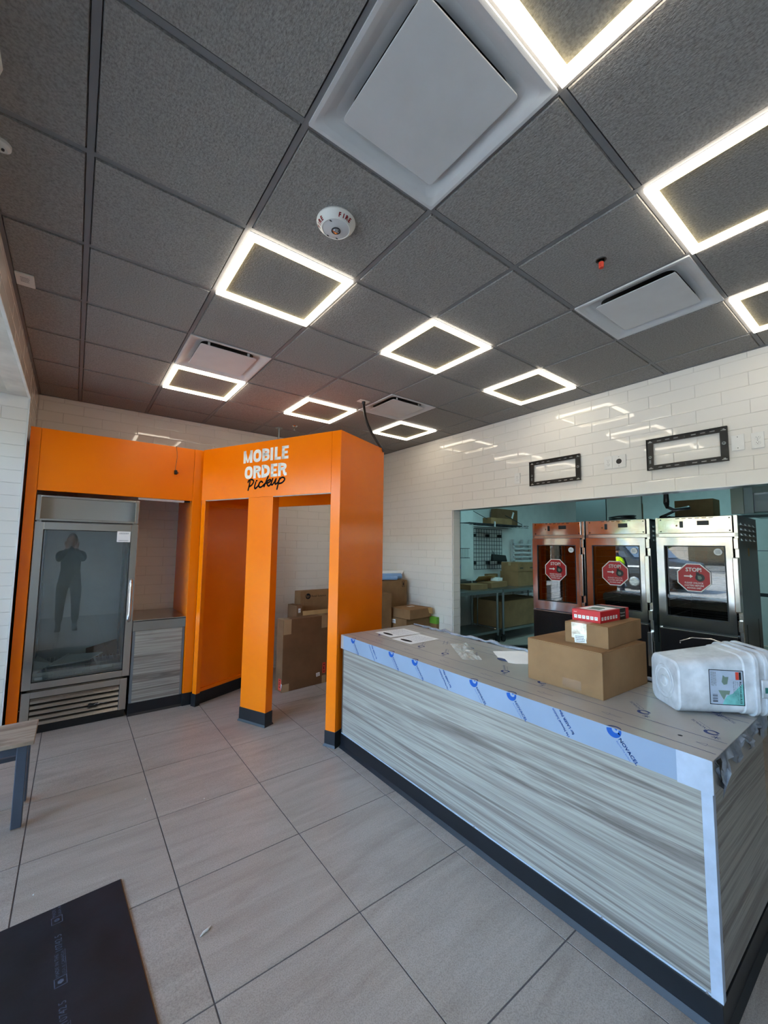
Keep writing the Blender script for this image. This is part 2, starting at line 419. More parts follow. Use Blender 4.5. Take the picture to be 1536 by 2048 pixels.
for i in range(-4, 16):
    for j in range(-6, 8):
        x0, x1 = GX + i*T + .0018, GX + (i+1)*T - .0018; y0, y1 = GY + j*T + .0018, GY + (j+1)*T - .0018
        x0, x1, y0, y1 = max(x0, -1.498), min(x1, 9.6), max(y0, -3.398), min(y1, 4.078)
        if x1 - x0 < .02 or y1 - y0 < .02: continue
        me = shared('floor_tile', (round(x1-x0, 3), round(y1-y0, 3)), floor_tile_mesh(x1-x0, y1-y0), 'floor')
        o = bpy.data.objects.new('floor_tile', me); o.location = (x0, y0, random.uniform(-.0004, 0)); put(o, floor)

TW, TH = .332, .1059
def wall_tile_mesh(w, h):                          # slightly pillowed glazed tile, local x right, y up, z out
    def f():
        e = min(.006, w*.3); b = B()
        lo = [(0,0,0),(w,0,0),(w,h,0),(0,h,0)]; md = [(.001,.001,.0030),(w-.001,.001,.0030),(w-.001,h-.001,.0030),(.001,h-.001,.0030)]
        hi = [(e,e,.0034),(w-e,e,.0034),(w-e,h-e,.0034),(e,h-e,.0034)]
        vs = lo + md + hi; fs = [(8,9,10,11)]
        for q in (0, 4): fs += [(q+i, q+(i+1) % 4, q+4+(i+1) % 4, q+4+i) for i in range(4)]
        return b.mesh(vs, fs)
    return f
def tile_wall(parent, O, u, nrm, us, zs, skip, show, u0=0.0, limit=295):
    """running-bond tiles on a vertical wall; the ones in sight are parts, the others one joined part"""
    u = Vector(u); nrm = Vector(nrm); rest = B(); q = random.Random(5); todo = []
    k = math.floor((zs[0] - 2.1) / TH)
    while 2.1 + k*TH < zs[1] - .004:
        za, zb = max(zs[0], 2.1 + k*TH), min(zs[1], 2.1 + (k+1)*TH); off = u0 + (TW/2 if k % 2 else 0)
        j = math.floor((us[0] - off) / TW)
        while off + j*TW < us[1] - .004:
            ua, ub = max(us[0], off + j*TW), min(us[1], off + (j+1)*TW); j += 1
            for s in skip:
                if za < s[3]-.01 and zb > s[2]+.01:
                    if ua >= s[0]-.01 and ub <= s[1]+.01: ua = ub
                    elif ua < s[0] < ub: ub = s[0]
                    elif ua < s[1] < ub: ua = s[1]
            if ub - ua > .01 and zb - za > .01: todo.append((ua, ub, za, zb))
        k += 1
    n_ = 0
    for ua, ub, za, zb in todo:
        g = .0012; w, h = ub-ua-2*g, zb-za-2*g
        mt = Matrix((u, Vector((0,0,1)), nrm)).transposed().to_4x4()
        mt = Matrix.Translation(Vector(O) + u*(ua+g) + Vector((0,0,za+g))) @ mt @ Matrix.Rotation(q.gauss(0, .003), 4, 'X') @ Matrix.Rotation(q.gauss(0, .002), 4, 'Y')
        if show((ua+ub)/2, (za+zb)/2) and n_ < limit:
            me = shared('wall_tile', (round(w, 3), round(h, 3)), wall_tile_mesh(w, h), 'tile')
            o = bpy.data.objects.new('wall_tile', me); o.matrix_world = mt; put(o, parent); n_ += 1
        else:
            b = wall_tile_mesh(w, h)(); rest.mesh([mt @ Vector(p) for p in b.v], b.f)
    if rest.v: tag(build('tile_field', rest, 'tile', parent), kind='stuff')

# back wall
wb = struct('wall_back', B().box(-.47, 4.12, YB, YB+.15, 0, 3.3), 'grout')
tile_wall(wb, (0, YB, 0), (1,0,0), (0,-1,0), (-.33, XR-.008), (0, H), [],
          lambda u, z: z > 2.5 or (.5 < u < 1.05 and .8 < z) or (1.9 < u < 3.0 and z > .9) or (u > 3.3 and z > 1.0), u0=.04)
# serving wall with the wide opening into the kitchen
OY0, OY1, OZ = -2.4, 2.485, 2.1
wr = struct('wall_right', B().box(XR, XR+.14, OY1, YB, 0, 3.3).box(XR, XR+.14, OY0, OY1, OZ, 3.3).box(XR, XR+.14, YF, OY0, 0, 3.3), 'grout')
tile_wall(wr, (XR, 0, 0), (0,-1,0), (-1,0,0), (-YB+.008, 3.3), (0, H), [(-OY1, -OY0, 0, OZ)],
          lambda u, z: u < 1.05 and (z > 1.0 or u < -2.4), u0=.02)
struct('trim_1', B().box(XR-.0085, XR+.002, OY0, OY1+.004, OZ-.004, OZ+.004).box(XR-.0085, XR+.002, OY1-.002, OY1+.005, 0, OZ), 'white_trim')
# tiled reveal of the opening
jam = struct('wall_reveal', B().box(XR+.004, XR+.136, OY1-.004, OY1, 0, OZ), 'grout')
for k in range(20):
    z0 = 2.1 - (k+1)*TH
    if z0 < 0: break
    build('wall_tile', B().box(XR+.006, XR+.132, OY1-.012, OY1-.003, z0+.0012, z0+TH-.0012), 'tile', jam)
lin_ = struct('lintel_soffit', B().box(XR+.004, XR+.136, OY0, OY1, OZ-.005, OZ), 'zinc')
# left: tiled return, header beam, glazed shopfront bay
wa = struct('wall_left', B().box(-1.62, -.338, 3.30, 3.45, 0, 3.3).box(-.47, -.338, 3.45, YB, 0, 3.3), 'grout')
tile_wall(wa, (0, 3.30, 0), (1,0,0), (0,-1,0), (-1.5, -.338), (0, 2.84), [], lambda u, z: True, u0=-.338)
struct('trim_2', B().box(-.3385, -.329, 3.291, 3.302, 0, 2.84), 'white_trim')
wa2 = struct('wall_return', B().box(-.345, -.3375, 3.302, YB, 2.5, H), 'grout')
tile_wall(wa2, (-.3375, 0, 0), (0,1,0), (1,0,0), (3.304, YB-.002), (2.5, H), [], lambda u, z: True)
beam = struct('beam_left', B().box(-.47, -.338, YF, 3.30, 2.84, 3.3), 'grout')
tile_wall(beam, (-.338, 0, 0), (0,1,0), (1,0,0), (YF, 3.302), (2.84, H), [], lambda u, z: u > 1.0)
build('edge_trim', B().box(-.345, -.3285, YF, 3.30, 2.832, 2.842), 'white_trim', beam)
struct('soffit_bay', B().box(-1.62, -.338, YF, 3.30, 2.845, 2.90).box(-1.0, -.985, YF, 3.30, 2.838, 2.846), 'plaster')
win = struct('window_1', B().box(-1.56, -1.46, YF, 3.30, 0, .12).box(-1.56, -1.46, YF, 3.30, 2.72, 2.86), 'dark_steel')
for y in (3.27, 1.92, .57, -.78, -2.13, -3.36): build('mullion', B().box(-1.56, -1.46, y-.03, y+.03, .12, 2.72), 'dark_steel', win)
build('transom', B().box(-1.55, -1.47, YF, 3.30, 2.12, 2.17), 'dark_steel', win)
for a, b in ((1.95,3.24),(.6,1.89),(-.75,.54),(-2.1,-.81),(-3.33,-2.16)): build('pane', B().box(-1.513, -1.507, a, b, .12, 2.72), 'window_glass', win)
struct('wall_front', B().box(1.3, 9.7, YF-.15, YF, 0, 3.3), 'tan_wall')
struct('wall_entry', B().box(-1.62, 1.3, YF-.15, YF, 0, 3.3), 'white_wall')
# kitchen shell
struct('wall_kitchen_back', B().box(4.12, 9.7, YB, YB+.15, 0, 3.3), 'white_wall')
struct('wall_kitchen_side', B().box(9.6, 9.75, YF, YB, 0, 3.3), 'white_wall')
struct('column_kitchen', B().box(5.70, 6.045, 3.9, YB, 1.04, H), 'white_wall')
struct('roof', B().box(-1.7, 9.8, -3.6, 4.3, 3.3, 3.42), 'plaster')

# suspended ceiling: boards in a recessed grid
U = .6096
ceil = struct('ceiling', B().box(-.338, XR, YF, YB, H+.035, H+.06), 'tee')
gb = B()
for a in range(0, 7): gb.box(a*U-.012, a*U+.012, YF, YB, H+.004, H+.02)
for k in range(-5, 7): gb.box(-.338, XR, k*U-.012, k*U+.012, H+.005, H+.02)
gb.box(-.338, -.318, YF, YB, H-.002, H+.02).box(XR-.02, XR, YF, YB, H-.002, H+.02).box(-.338, XR, YB-.02, YB, H-.002, H+.02)
build('ceiling_grid', gb, 'tee', ceil)
LAMPS = [(1,1),(3,1),(5,1),(1,4),(3,4),(5,4),(1,-2),(3,-2),(5,-2)]
VENTS = [(1,-1),(4,-1),(1,3),(4,3)]
def board_mesh(w, d):
    def f():
        e = .006; return B().hull([(0,0,.022),(w,0,.022),(w,d,.022),(0,d,.022)], [(e,e,0),(w-e,e,0),(w-e,d-e,0),(e,d-e,0)])
    return f
for a in range(-1, 7):
    for k in range(-6, 7):
        if (a, k) in VENTS: continue
        x0, x1, y0, y1 = max(a*U+.012, -.32), min((a+1)*U-.012, XR-.02), max(k*U+.012, YF), min((k+1)*U-.012, YB-.02)
        z = H
        if (a, k) in LAMPS: x0 += .03; x1 -= .03; y0 += .03; y1 -= .03; z = H+.006
        me = shared('ceiling_board', (round(x1-x0, 3), round(y1-y0, 3)), board_mesh(x1-x0, y1-y0), 'board')
        o = bpy.data.objects.new('ceiling_board', me); o.location = (x0, y0, z); put(o, ceil)
tag(build('ceiling_kitchen', B().box(4.12, 9.6, YF, YB, H, H+.05), 'grey_enamel'), kind='structure')

# ------------------------------------------------------------------ ceiling fittings
def make_lamp(x, y, label):
    t = thing('frame_light', label, 'ceiling light', (x, y, H), 0, 'square frame ceiling lights'); h = U/2 - .012; w = .032; b = B(); lip = B()
    for (x0,x1,y0,y1) in ((-h,h,-h,-h+w),(-h,h,h-w,h),(-h,-h+w,-h+w,h-w),(h-w,h,-h+w,h-w)): b.box(x0,x1,y0,y1,-.014,.002)
    build('diffuser', b, 'led', t, local=True)
    for (x0,x1,y0,y1) in ((-h+w,h-w,-h+w,-h+w+.003),(-h+w,h-w,h-w-.003,h-w),(-h+w,-h+w+.003,-h+w,h-w),(h-w-.003,h-w,-h+w,h-w)): lip.box(x0,x1,y0,y1,-.016,.012)
    build('inner_lip', lip, 'led_lip', t, local=True)
    hs = B()
    for (x0,x1,y0,y1) in ((-h,h,-h,-h+w),(-h,h,h-w,h),(-h,-h+w,-h,h),(h-w,h,-h,h)): hs.box(x0,x1,y0,y1,.002,.03)
    build('housing', hs, 'white', t, local=True)
    return t
LL = {(1,1):'lit square frame light beside the fire alarm, large and near', (3,1):'lit square frame light mid ceiling, a bay right of the alarm one',
      (5,1):'lit square frame light nearest the serving wall above the mounts', (1,4):'lit square frame light touching the pinkish vent above the cooler',
      (3,4):'lit square frame light above the orange portal lettering', (5,4):'smallest lit frame light beyond the vent with the hanging cable',
      (1,-2):'lit frame light cut by the top edge, touching the big white vent', (3,-2):'lit frame light cut by the right edge, above the orange capped sprinkler',
      (5,-2):'lit frame light at the right edge beside the glossy film covered vent'}
l0 = None
for c in LAMPS:
    p = ((c[0]+.5)*U, (c[1]+.5)*U, H); lb = LL[c]
    if l0 is None: l0 = make_lamp(p[0], p[1], lb)
    else: dup(l0, p, label=lb)

def rsq(r, z, rad, k=5):
    out = []
    for cx, cy, a0 in ((1,1,0),(-1,1,90),(-1,-1,180),(1,-1,270)):
        for i in range(k): a = R(a0 + 90*i/(k-1)); out.append((cx*(r-rad) + rad*math.cos(a), cy*(r-rad) + rad*math.sin(a), z))
    return out
def make_vent(x, y, label, drop):
    t = thing('ceiling_vent', label, 'air vent', (x, y, H), 0, 'square plaque ceiling vents'); b = B()
    loops = [rsq(.300,.004,.004), rsq(.300,-.004,.004), rsq(.288,-.004,.01), rsq(.268,.004,.03), rsq(.240,.020,.045), rsq(.20,.034,.05)]
    k = len(loops[0])
    for l0_, l1_ in zip(loops, loops[1:]): b.mesh(l0_ + l1_, [(i, (i+1) % k, k+(i+1) % k, k+i) for i in range(k)])
    build('dish', b, 'offwhite', t, smooth=45, local=True)
    build('neck', B().mesh(rsq(.20,.034,.05), [tuple(range(k))]), 'black', t, local=True)
    pl_ = B().hull(rsq(.212,-.004-drop,.014), rsq(.212,.001-drop,.014)); build('plaque', pl_, 'offwhite', t, bevel=.0015, smooth=40, local=True)
    for sx, sy in ((1,1),(-1,1),(-1,-1),(1,-1)): build('bracket', B().box(sx*.15-.008, sx*.15+.008, sy*.19-.004, sy*.19+.004, 0-drop, .034), 'white', t, local=True)
    return t
v0 = make_vent(1.5*U, -.5*U, 'big white square vent plaque nearest the lens, next to the fire alarm', 0)
dup(v0, (4.5*U, -.5*U, H), label='white square vent still under glossy film, right of the orange capped sprinkler')
dup(v0, (1.5*U, 3.5*U, H), label='square vent tinted pink by the orange walls, above the cooler')
dup(v0, (4.5*U, 3.5*U, H), label='small white square vent beside the hanging black cable')

fa = thing('fire_alarm', 'round white ceiling fire alarm strobe with red FIRE lettering', 'fire alarm', (.917, .315, H))
build('housing', B().lathe([(.089,0),(.090,-.006),(.085,-.016),(.068,-.034),(.063,-.037),(.061,-.035),(.03,-.041),(.0215,-.043),(.021,-.036)], (0,0,0), 40), 'white', fa, smooth=35, local=True)
build('speaker_grille', B().lathe([(.0605,-.0352),(.03,-.0413),(.024,-.0425)], (0,0,0), 36), 'offwhite', fa, smooth=40, local=True)
build('lens_ring', B().lathe([(.021,-.036),(.0215,-.046),(.0185,-.047),(.017,-.038)], (0,0,0), 24), 'dark_steel', fa, smooth=30, local=True)
build('strobe_lens', B().lathe([(.017,-.037),(.0165,-.046),(.011,-.051),(.001,-.053)], (0,0,0), 10), 'chrome', fa, local=True)
for nm, a0, w in (('FIRE', 272, .055), ('FIRE', 165, .05)):   # letters bent round the sloping rim
    b = B()
    for i, chh in enumerate(nm):
        a = R(a0 + (i - 1.5)*13); c, s_ = math.cos(a), math.sin(a); out = Vector((c, s_, 0)); sl = Vector((c*.55, s_*.55, .84)).normalized()
        tang = Vector((-s_, c, 0)); sl = Vector((c*.687, s_*.687, .727)); o = out*.0775 + Vector((0,0,-.0250)) + Vector((c*.727, s_*.727, -.687))*.0009 - sl*.009
        text(b, chh, Pl(o, tang, sl), .024, 0, 0, align='c', bold=.0011)
    build('lettering', b, 'fire_red', fa, local=True)
for ax_, ay_ in ((.03,.045),(-.012,.055),(-.045,-.03)): build('slot', B().box(ax_-.005, ax_+.005, ay_-.001, ay_+.001, -.0402, -.035), 'dark_steel', fa, local=True)

sp = thing('capped_sprinkler', 'fire sprinkler with an orange protective cap hanging from the ceiling', 'sprinkler', (2.128, -.315, H))
build('hole_ring', B().lathe([(.026,.0),(.024,-.003),(.017,-.003),(.016,.0)], (0,0,0), 20), 'black', sp, local=True)
build('pipe', B().cyl((0,0,0),(0,0,-.02),.009), 'chrome', sp, local=True)
build('cap', B().cyl((0,0,-.014),(0,0,-.044),.0125, .0115, 10).box(-.015,.015,-.003,.003,-.04,-.02), 'label_red', sp, bevel=.001, local=True)
s2 = thing('sprinkler_head', 'small chrome sprinkler head near the back wall above the portal', 'sprinkler', (2.16, 3.44, H))
build('escutcheon', B().lathe([(.035,0),(.03,-.006),(.012,-.012)], (0,0,0), 20), 'chrome', s2, smooth=30, local=True)
build('head', B().cyl((0,0,-.01),(0,0,-.035),.008).tube([(-.012,0,-.02),(-.014,0,-.04),(0,0,-.055)],.002,6).tube([(.012,0,-.02),(.014,0,-.04),(0,0,-.055)],.002,6).cyl((0,0,-.055),(0,0,-.058),.014), 'chrome', s2, local=True)
cr_ = thing('conduit_drop', 'thin grey metal conduit dropping from the ceiling behind the portal', 'conduit', (2.038, 3.65, H))
build('tube', B().cyl((0,0,0),(0,0,-.55),.011), 'zinc', cr_, local=True); build('flange', B().cyl((0,0,0),(0,0,-.005),.045,.045,20).cyl((0,0,-.005),(0,0,-.03),.016), 'zinc', cr_, local=True)
cb_ = thing('ceiling_cable', 'black flexible cable hanging from a ceiling plate into the orange portal', 'cable', (2.335, 2.17, H))
build('cover_plate', B().box(-.06,.06,-.04,.04,-.006,0), 'white', cb_, bevel=.002, local=True)
pts = []
for i in range(15):
    q = i/14; pts.append((.0 + .05*q*q + .10*q**3, .0 - .10*math.sin(q*3.0)*.2 - .16*q*q, -.004 - q*.535 - .012*math.sin(q*6)))
build('flex', B().tube(pts, .0135, 8), 'black', cb_, smooth=60, local=True)
build('gland', B().cyl((0,0,-.006),(0,0,-.03),.02,.018,14), 'dark_steel', cb_, local=True)
sn = thing('ceiling_sensor_plate', 'small white rectangular plate on the dark ceiling beside the left beam', 'wall plate', (-.272, 1.765, H))
build('cover', B().box(-.042,.042,-.068,.068,-.01,0), 'white', sn, bevel=.003, local=True)
build('print', blur_lines(B(), Pl((-.02,-.035,-.0106), (1,0,0), (0,1,0)), 0, .04, 0, .06, 4), 'grey_ink', sn, local=True)
sr = thing('round_sensor', 'round white ceiling sensor cut by the left picture edge', 'sensor', (-.272, .77, H))
build('housing', B().lathe([(.033,0),(.032,-.012),(.022,-.02),(.02,-.018),(.006,-.019),(.001,-.022)], (0,0,0), 28), 'white', sr, smooth=35, local=True)
build('eye', B().cyl((.008,0,-.0185),(.008,0,-.024),.005), 'dark_steel', sr, local=True)
em = thing('emergency_light', 'white rounded emergency light housing on the ceiling at the left edge', 'light', (-.285, .39, H))
build('housing', B().hull(rsq(.055,0,.012), rsq(.05,-.03,.012)), 'white', em, bevel=.003, smooth=40, local=True)
build('screw', B().cyl((.0,-.01,-.03),(0,-.01,-.032),.006), 'dark_steel', em, local=True)

# ------------------------------------------------------------------ orange pickup portal (turned 65 degrees)
PA = math.atan2(-.908, .418)
po = thing('pickup_portal', 'orange metal portal with white MOBILE ORDER lettering on its header', 'portal', (1.075, 3.29, 0), PA)
PL_, PD, PZ, PH = 1.74, .77, 2.065, 2.60
def P(name, b, m='orange', par=None, **k): return build(name, b, m, par or po, local=True, **k)
hdr = P('header', B().box(0, 1.643, 0, .035, PZ, PH), bevel=.0015)
P('header_underside', B().box(.06, 1.643, .004, .035, PZ-.006, PZ), 'raw_edge')
P('left_jamb', B().box(0, .058, .004, .05, .118, PZ), bevel=.0015)
side = P('left_panel', B().box(-.004, .012, .05, PD, .118, PH-.04), bevel=.001)
P('panel_rail', B().box(.012, .03, .05, PD, .118, .152).box(.012, .03, .05, .075, .152, PZ).box(.012, .03, PD-.03, PD, .152, PZ).box(.012, .03, .075, PD-.03, PZ-.05, PZ), 'orange', side, bevel=.001)
P('middle_post', B().box(.675, .988, .002, .085, .118, PZ), bevel=.002)
P('right_post', B().box(1.645, PL_, 0, .03, .118, PH), bevel=.002)
P('right_panel', B().box(1.70, PL_, .03, PD, .118, PH).box(1.645, 1.70, PD-.03, PD, .118, PH), bevel=.002)
P('back_header', B().box(.012, 1.645, PD-.03, PD, PZ-.01, PH-.05), bevel=.001)
P('roof_panel', B().box(.0, PL_-.04, .035, PD-.03, PH-.06, PH-.045))  # unseen top, added to keep the inside of the portal dark
for x0, x1, y0, y1 in ((.671,.992,-.004,.089),(1.641,PL_+.004,-.005,PD+.004)):
    e = .010; P('cove_base', B().box(x0, x1, y0, y1, .018, .12).hull([(x0-e,y0-e,0),(x1+e,y0-e,0),(x1+e,y1+e,0),(x0-e,y1+e,0)], [(x0,y0,.02),(x1,y0,.02),(x1,y1,.02),(x0,y1,.02)]), 'black_rubber', bevel=.0015)
P('cove_base', B().box(-.004, .062, -.005, .05, .0, .12).box(-.004, .03, .05, PD, 0, .12), 'black_rubber', bevel=.0015)
# lettering on the header
pl = Pl((0, -.0009, 0), (1,0,0), (0,0,1)); b = B()
def ell(x0, x1, y0, y1, t, k=26, p=2.6):
    cx, cy, rx, ry = (x0+x1)/2, (y0+y1)/2, (x1-x0-t)/2, (y1-y0-t)/2
    return [(cx + rx*abs(math.cos(a))**(2/p)*math.copysign(1, math.cos(a)), cy + ry*abs(math.sin(a))**(2/p)*math.copysign(1, math.sin(a))) for a in (2*math.pi*i/k for i in range(k))]
def bowl(x0, x1, y0, y1, t, k=12, p=2.6):         # open D-shaped stroke
    cy, rx, ry = (y0+y1)/2, (x1-x0)-t/2-t*.4, (y1-y0-t)/2
    return [(x0+t*.4, cy+ry)] + [(x0+t*.4 + rx*abs(math.cos(a))**(2/p), cy + ry*abs(math.sin(a))**(2/p)*math.copysign(1, math.sin(a))) for a in (math.pi/2 - math.pi*i/k for i in range(1, k))] + [(x0+t*.4, cy-ry)]
def glyph(c, x0, x1, y0, y1):
    t = (y1-y0)*.27; S = lambda pts, cl=False, w=t: stroke(b, pl, pts, w, cl)
    h = t/2
    if c in 'ILEBRDM' : S([(x0+h, y0), (x0+h, y1)])
    if c == 'O': S(ell(x0, x1, y0, y1, t), True)
    if c in 'LE': S([(x0, y0+t*.4), (x1, y0+t*.4)], w=t*.8)
    if c == 'E': S([(x0, y1-t*.4), (x1, y1-t*.4)], w=t*.8); S([(x0, (y0+y1)/2), (x1-.010, (y0+y1)/2)], w=t*.72)
    if c == 'D': S(bowl(x0, x1, y0, y1, t))
    if c == 'B': m_ = y0 + (y1-y0)*.53; S(bowl(x0, x1-.003, m_-t*.36, y1, t*.82), w=t*.82); S(bowl(x0, x1, y0, m_+t*.36, t*.82), w=t*.82)
    if c == 'R':
        m_ = y0 + (y1-y0)*.42; S(bowl(x0, x1, m_, y1, t*.85), w=t*.85)
        S([(x1-t*1.1, m_+t*.6), (x1-t*.72, y0+t*.75), (x1-t*.45, y0+t*.42), (x1+.004, y0+t*.5)], w=t*.82)
    if c == 'M':
        S([(x1-h, y0), (x1-h, y1)]); xm = (x0+x1)/2
        for sx, xe in ((1, x0), (-1, x1)): b.quad(pl(xe, y1), pl(xe+sx*t*.75, y1), pl(xm+sx*t*.28, y0+t*.1), pl(xm-sx*t*.28, y0+t*.1))
def word(w, y0, y1, xs):
    for c, (a, d) in zip(w, xs): glyph(c, a, d, y0, y1)
k_ = .575/1085
X = lambda u: .589 + (u-200)*k_
word('MOBILE', 2.405, 2.528, [(X(200),X(425)),(X(445),X(645)),(X(666),X(842)),(X(862),X(935)),(X(962),X(1108)),(X(1128),X(1280))])
word('ORDER', 2.248, 2.371, [(X(245),X(445)),(X(462),X(642)),(X(664),X(862)),(X(884),X(1035)),(X(1055),X(1245))])
P('lettering', b, 'white_ink', hdr)
PK = {'P': [[(0.664, 2.215), (0.67, 2.229), (0.684, 2.235), (0.689, 2.22), (0.679, 2.177), (0.668, 2.138)], [(0.673, 2.229), (0.703, 2.24), (0.732, 2.229), (0.736, 2.211), (0.715, 2.187), (0.689, 2.173)]],
'i': [[(0.765, 2.209), (0.753, 2.167), (0.762, 2.148), (0.793, 2.168), (0.811, 2.19)], [(0.773, 2.224), (0.78, 2.225)]],
'c': [[(0.854, 2.203), (0.837, 2.213), (0.816, 2.201), (0.805, 2.178), (0.821, 2.157), (0.851, 2.165), (0.879, 2.187)]],
'k': [[(0.924, 2.256), (0.899, 2.21), (0.875, 2.161)], [(0.886, 2.185), (0.926, 2.217), (0.949, 2.223), (0.955, 2.213), (0.937, 2.198), (0.907, 2.191)], [(0.908, 2.191), (0.925, 2.166), (0.944, 2.167), (0.964, 2.188)]],
'u': [[(0.98, 2.229), (0.963, 2.186), (0.975, 2.171), (1.0, 2.194), (1.022, 2.225)], [(1.022, 2.225), (1.011, 2.187), (1.021, 2.176), (1.055, 2.196)]],
'p': [[(1.067, 2.229), (1.052, 2.186), (1.036, 2.128)], [(1.054, 2.206), (1.079, 2.228), (1.104, 2.234), (1.123, 2.223), (1.121, 2.204), (1.094, 2.184), (1.061, 2.178)]]}
b = B(); pl = Pl((0, -.0016, 0), (1,0,0), (0,0,1))
def smooth_pts(p, m=4):
    if len(p) < 3: return p
    out = []
    for i in range(len(p)-1):
        p0, p1, p2, p3 = Vector(p[max(i-1,0)]), Vector(p[i]), Vector(p[i+1]), Vector(p[min(i+2, len(p)-1)])
        for j in range(m):
            t = j/m; out.append(tuple(.5*((2*p1) + (p2-p0)*t + (2*p0-5*p1+4*p2-p3)*t*t + (3*p1-p0-3*p2+p3)*t**3)))
    return out + [tuple(p[-1])]
for g in PK.values():
    for s in g: stroke(b, pl, smooth_pts(s), .0165, False, True)
P('lettering_script', b, 'ink', hdr)

# ------------------------------------------------------------------ orange surround of the cooler
su = thing('cooler_surround', 'orange metal surround with a deep header framing the cooler niche', 'surround', (.38, 3.34, 0))
build('left_post', B().box(-.314, -.243, 3.34, 3.40, .0, 2.605), 'orange', su, bevel=.0015)
sh = build('header', B().box(-.241, .998, 3.344, 3.38, 2.06, 2.605), 'orange', su, bevel=.0015)
build('right_post', B().box(1.0, 1.088, 3.338, 3.40, .118, 2.605), 'orange', su, bevel=.0015)
build('right_panel', B().box(1.004, 1.03, 3.40, 4.066, .118, 2.56), 'orange', su)
build('top_panel', B().box(-.30, 1.03, 3.38, 4.066, 2.565, 2.58), 'orange', su)  # unseen lid, added so the niche stays dark inside
build('cove_base', B().box(.996, 1.092, 3.332, 3.40, 0, .12), 'black_rubber', su, bevel=.0015)
sl_ = thing('strip_light', 'slim white strip light, switched off, under the orange header', 'light', (.72, 3.40, 2.05))
build('body', B().box(.52, .93, 3.384, 3.42, 2.040, 2.060), 'white', sl_, bevel=.002)
build('end_cap', B().box(.93, .985, 3.388, 3.416, 2.044, 2.060), 'black', sl_, bevel=.002)
pc = thing('plug_lead', 'thin brown cord with a black plug dangling over the orange header', 'cord', (.83, 3.33, 2.605))
build('wire', B().tube([(.822,3.40,2.611),(.822,3.345,2.612),(.821,3.337,2.600),(.828,3.336,2.55),(.832,3.336,2.49),(.826,3.336,2.43),(.820,3.334,2.375),(.822,3.332,2.36)], .0022, 6), 'card_dark', pc, smooth=60)
build('plug', B().box(.812,.838,3.316,3.340,2.318,2.36).box(.836,.850,3.322,3.330,2.338,2.344).box(.836,.850,3.322,3.330,2.328,2.333), 'black', pc, bevel=.003)

# ------------------------------------------------------------------ glass door cooler
co = thing('glass_door_cooler', 'tall stainless reach-in cooler with a glass door standing in the orange niche', 'cooler', (.14, 3.70, 0))
cx0, cx1, cy0, cy1 = -.236, .530, 3.375, 4.0
cb = B().box(cx0+.004, cx0+.04, cy0+.05, cy1, .09, 2.02).box(cx1-.04, cx1-.004, cy0+.05, cy1, .09, 2.02).box(cx0+.04, cx1-.04, cy1-.03, cy1, .09, 2.02).box(cx0+.004, cx1-.004, cy0+.05, cy1, 1.80, 2.02).box(cx0+.004, cx1-.004, cy0+.05, cy1, .09, .40)
build('cabinet', cb, 'steel', co, bevel=.002)
build('liner', B().box(cx0+.041, cx0+.05, cy0+.06, cy1-.03, .40, 1.80).box(cx1-.05, cx1-.041, cy0+.06, cy1-.03, .40, 1.80).box(cx0+.05, cx1-.05, cy1-.04, cy1-.031, .40, 1.80).box(cx0+.05, cx1-.05, cy0+.06, cy1-.04, 1.79, 1.799).box(cx0+.05, cx1-.05, cy0+.06, cy1-.04, .401, .41), 'offwhite', co)
for x in (cx0+.056, cx1-.062):
    for y in (cy0+.10, cy1-.07): build('shelf_rail', B().box(x-.006, x+.008, y-.012, y+.012, .45, 1.76), 'zinc', co)
# header panel with a scooped face
sg = B(); za, zb = 1.800, 2.022; fr = .03
sg.box(cx0, cx0+fr, cy0-.012, cy0+.05, za, zb).box(cx1-fr, cx1, cy0-.012, cy0+.05, za, zb).box(cx0+fr, cx1-fr, cy0-.012, cy0+.05, zb-.018, zb).box(cx0+fr, cx1-fr, cy0-.012, cy0+.05, za, za+.018)
sgo = build('header_frame', sg, 'steel', co, bevel=.002)
sc_ = B(); k = 14; vs1 = []
for i in range(k+1):
    q = i/k; x = cx0+fr + (cx1-cx0-2*fr)*q; d = .006 + .028*math.sin(math.pi*q)**.6
    vs1 += [(x, cy0-.008+d, za+.018), (x, cy0-.008+d, zb-.018)]
sc_.mesh(vs1, [(2*i, 2*i+2, 2*i+3, 2*i+1) for i in range(k)])
build('scooped_panel', sc_, 'steel_v', co, smooth=40)
dz0, dz1 = .372, 1.788; gx0, gx1, gz0, gz1 = -.176, .474, .428, 1.722
dr = build('door', B().box(cx0, gx0, cy0-.014, cy0+.042, dz0, dz1).box(gx1, cx1+.002, cy0-.014, cy0+.042, dz0, dz1).box(gx0, gx1, cy0-.014, cy0+.042, gz1, dz1).box(gx0, gx1, cy0-.014, cy0+.042, dz0, gz0), 'steel', co, bevel=.002)
build('glass_pane', B().quad((gx0,cy0+.001,gz0),(gx1,cy0+.001,gz0),(gx1,cy0+.001,gz1),(gx0,cy0+.001,gz1)), 'cooler_glass', dr)
gk = B()
for a in ((gx0,gx0+.005,gz0,gz1),(gx1-.005,gx1,gz0,gz1),(gx0,gx1,gz0,gz0+.005),(gx0,gx1,gz1-.005,gz1)): gk.box(a[0],a[1],cy0-.012,cy0+.004,a[2],a[3])
build('gasket', gk, 'black', dr)
build('handle', B().tube([(.498,cy0-.014,1.262),(.498,cy0-.042,1.255),(.499,cy0-.050,1.20),(.500,cy0-.054,1.07),(.500,cy0-.052,.94),(.500,cy0-.044,.885),(.500,cy0-.014,.878)], .0125, 10), 'chrome', dr, smooth=60)
nt = build('notice', B().box(.362,.470,cy0-.0165,cy0-.0145,1.622,1.722), 'paper', dr)
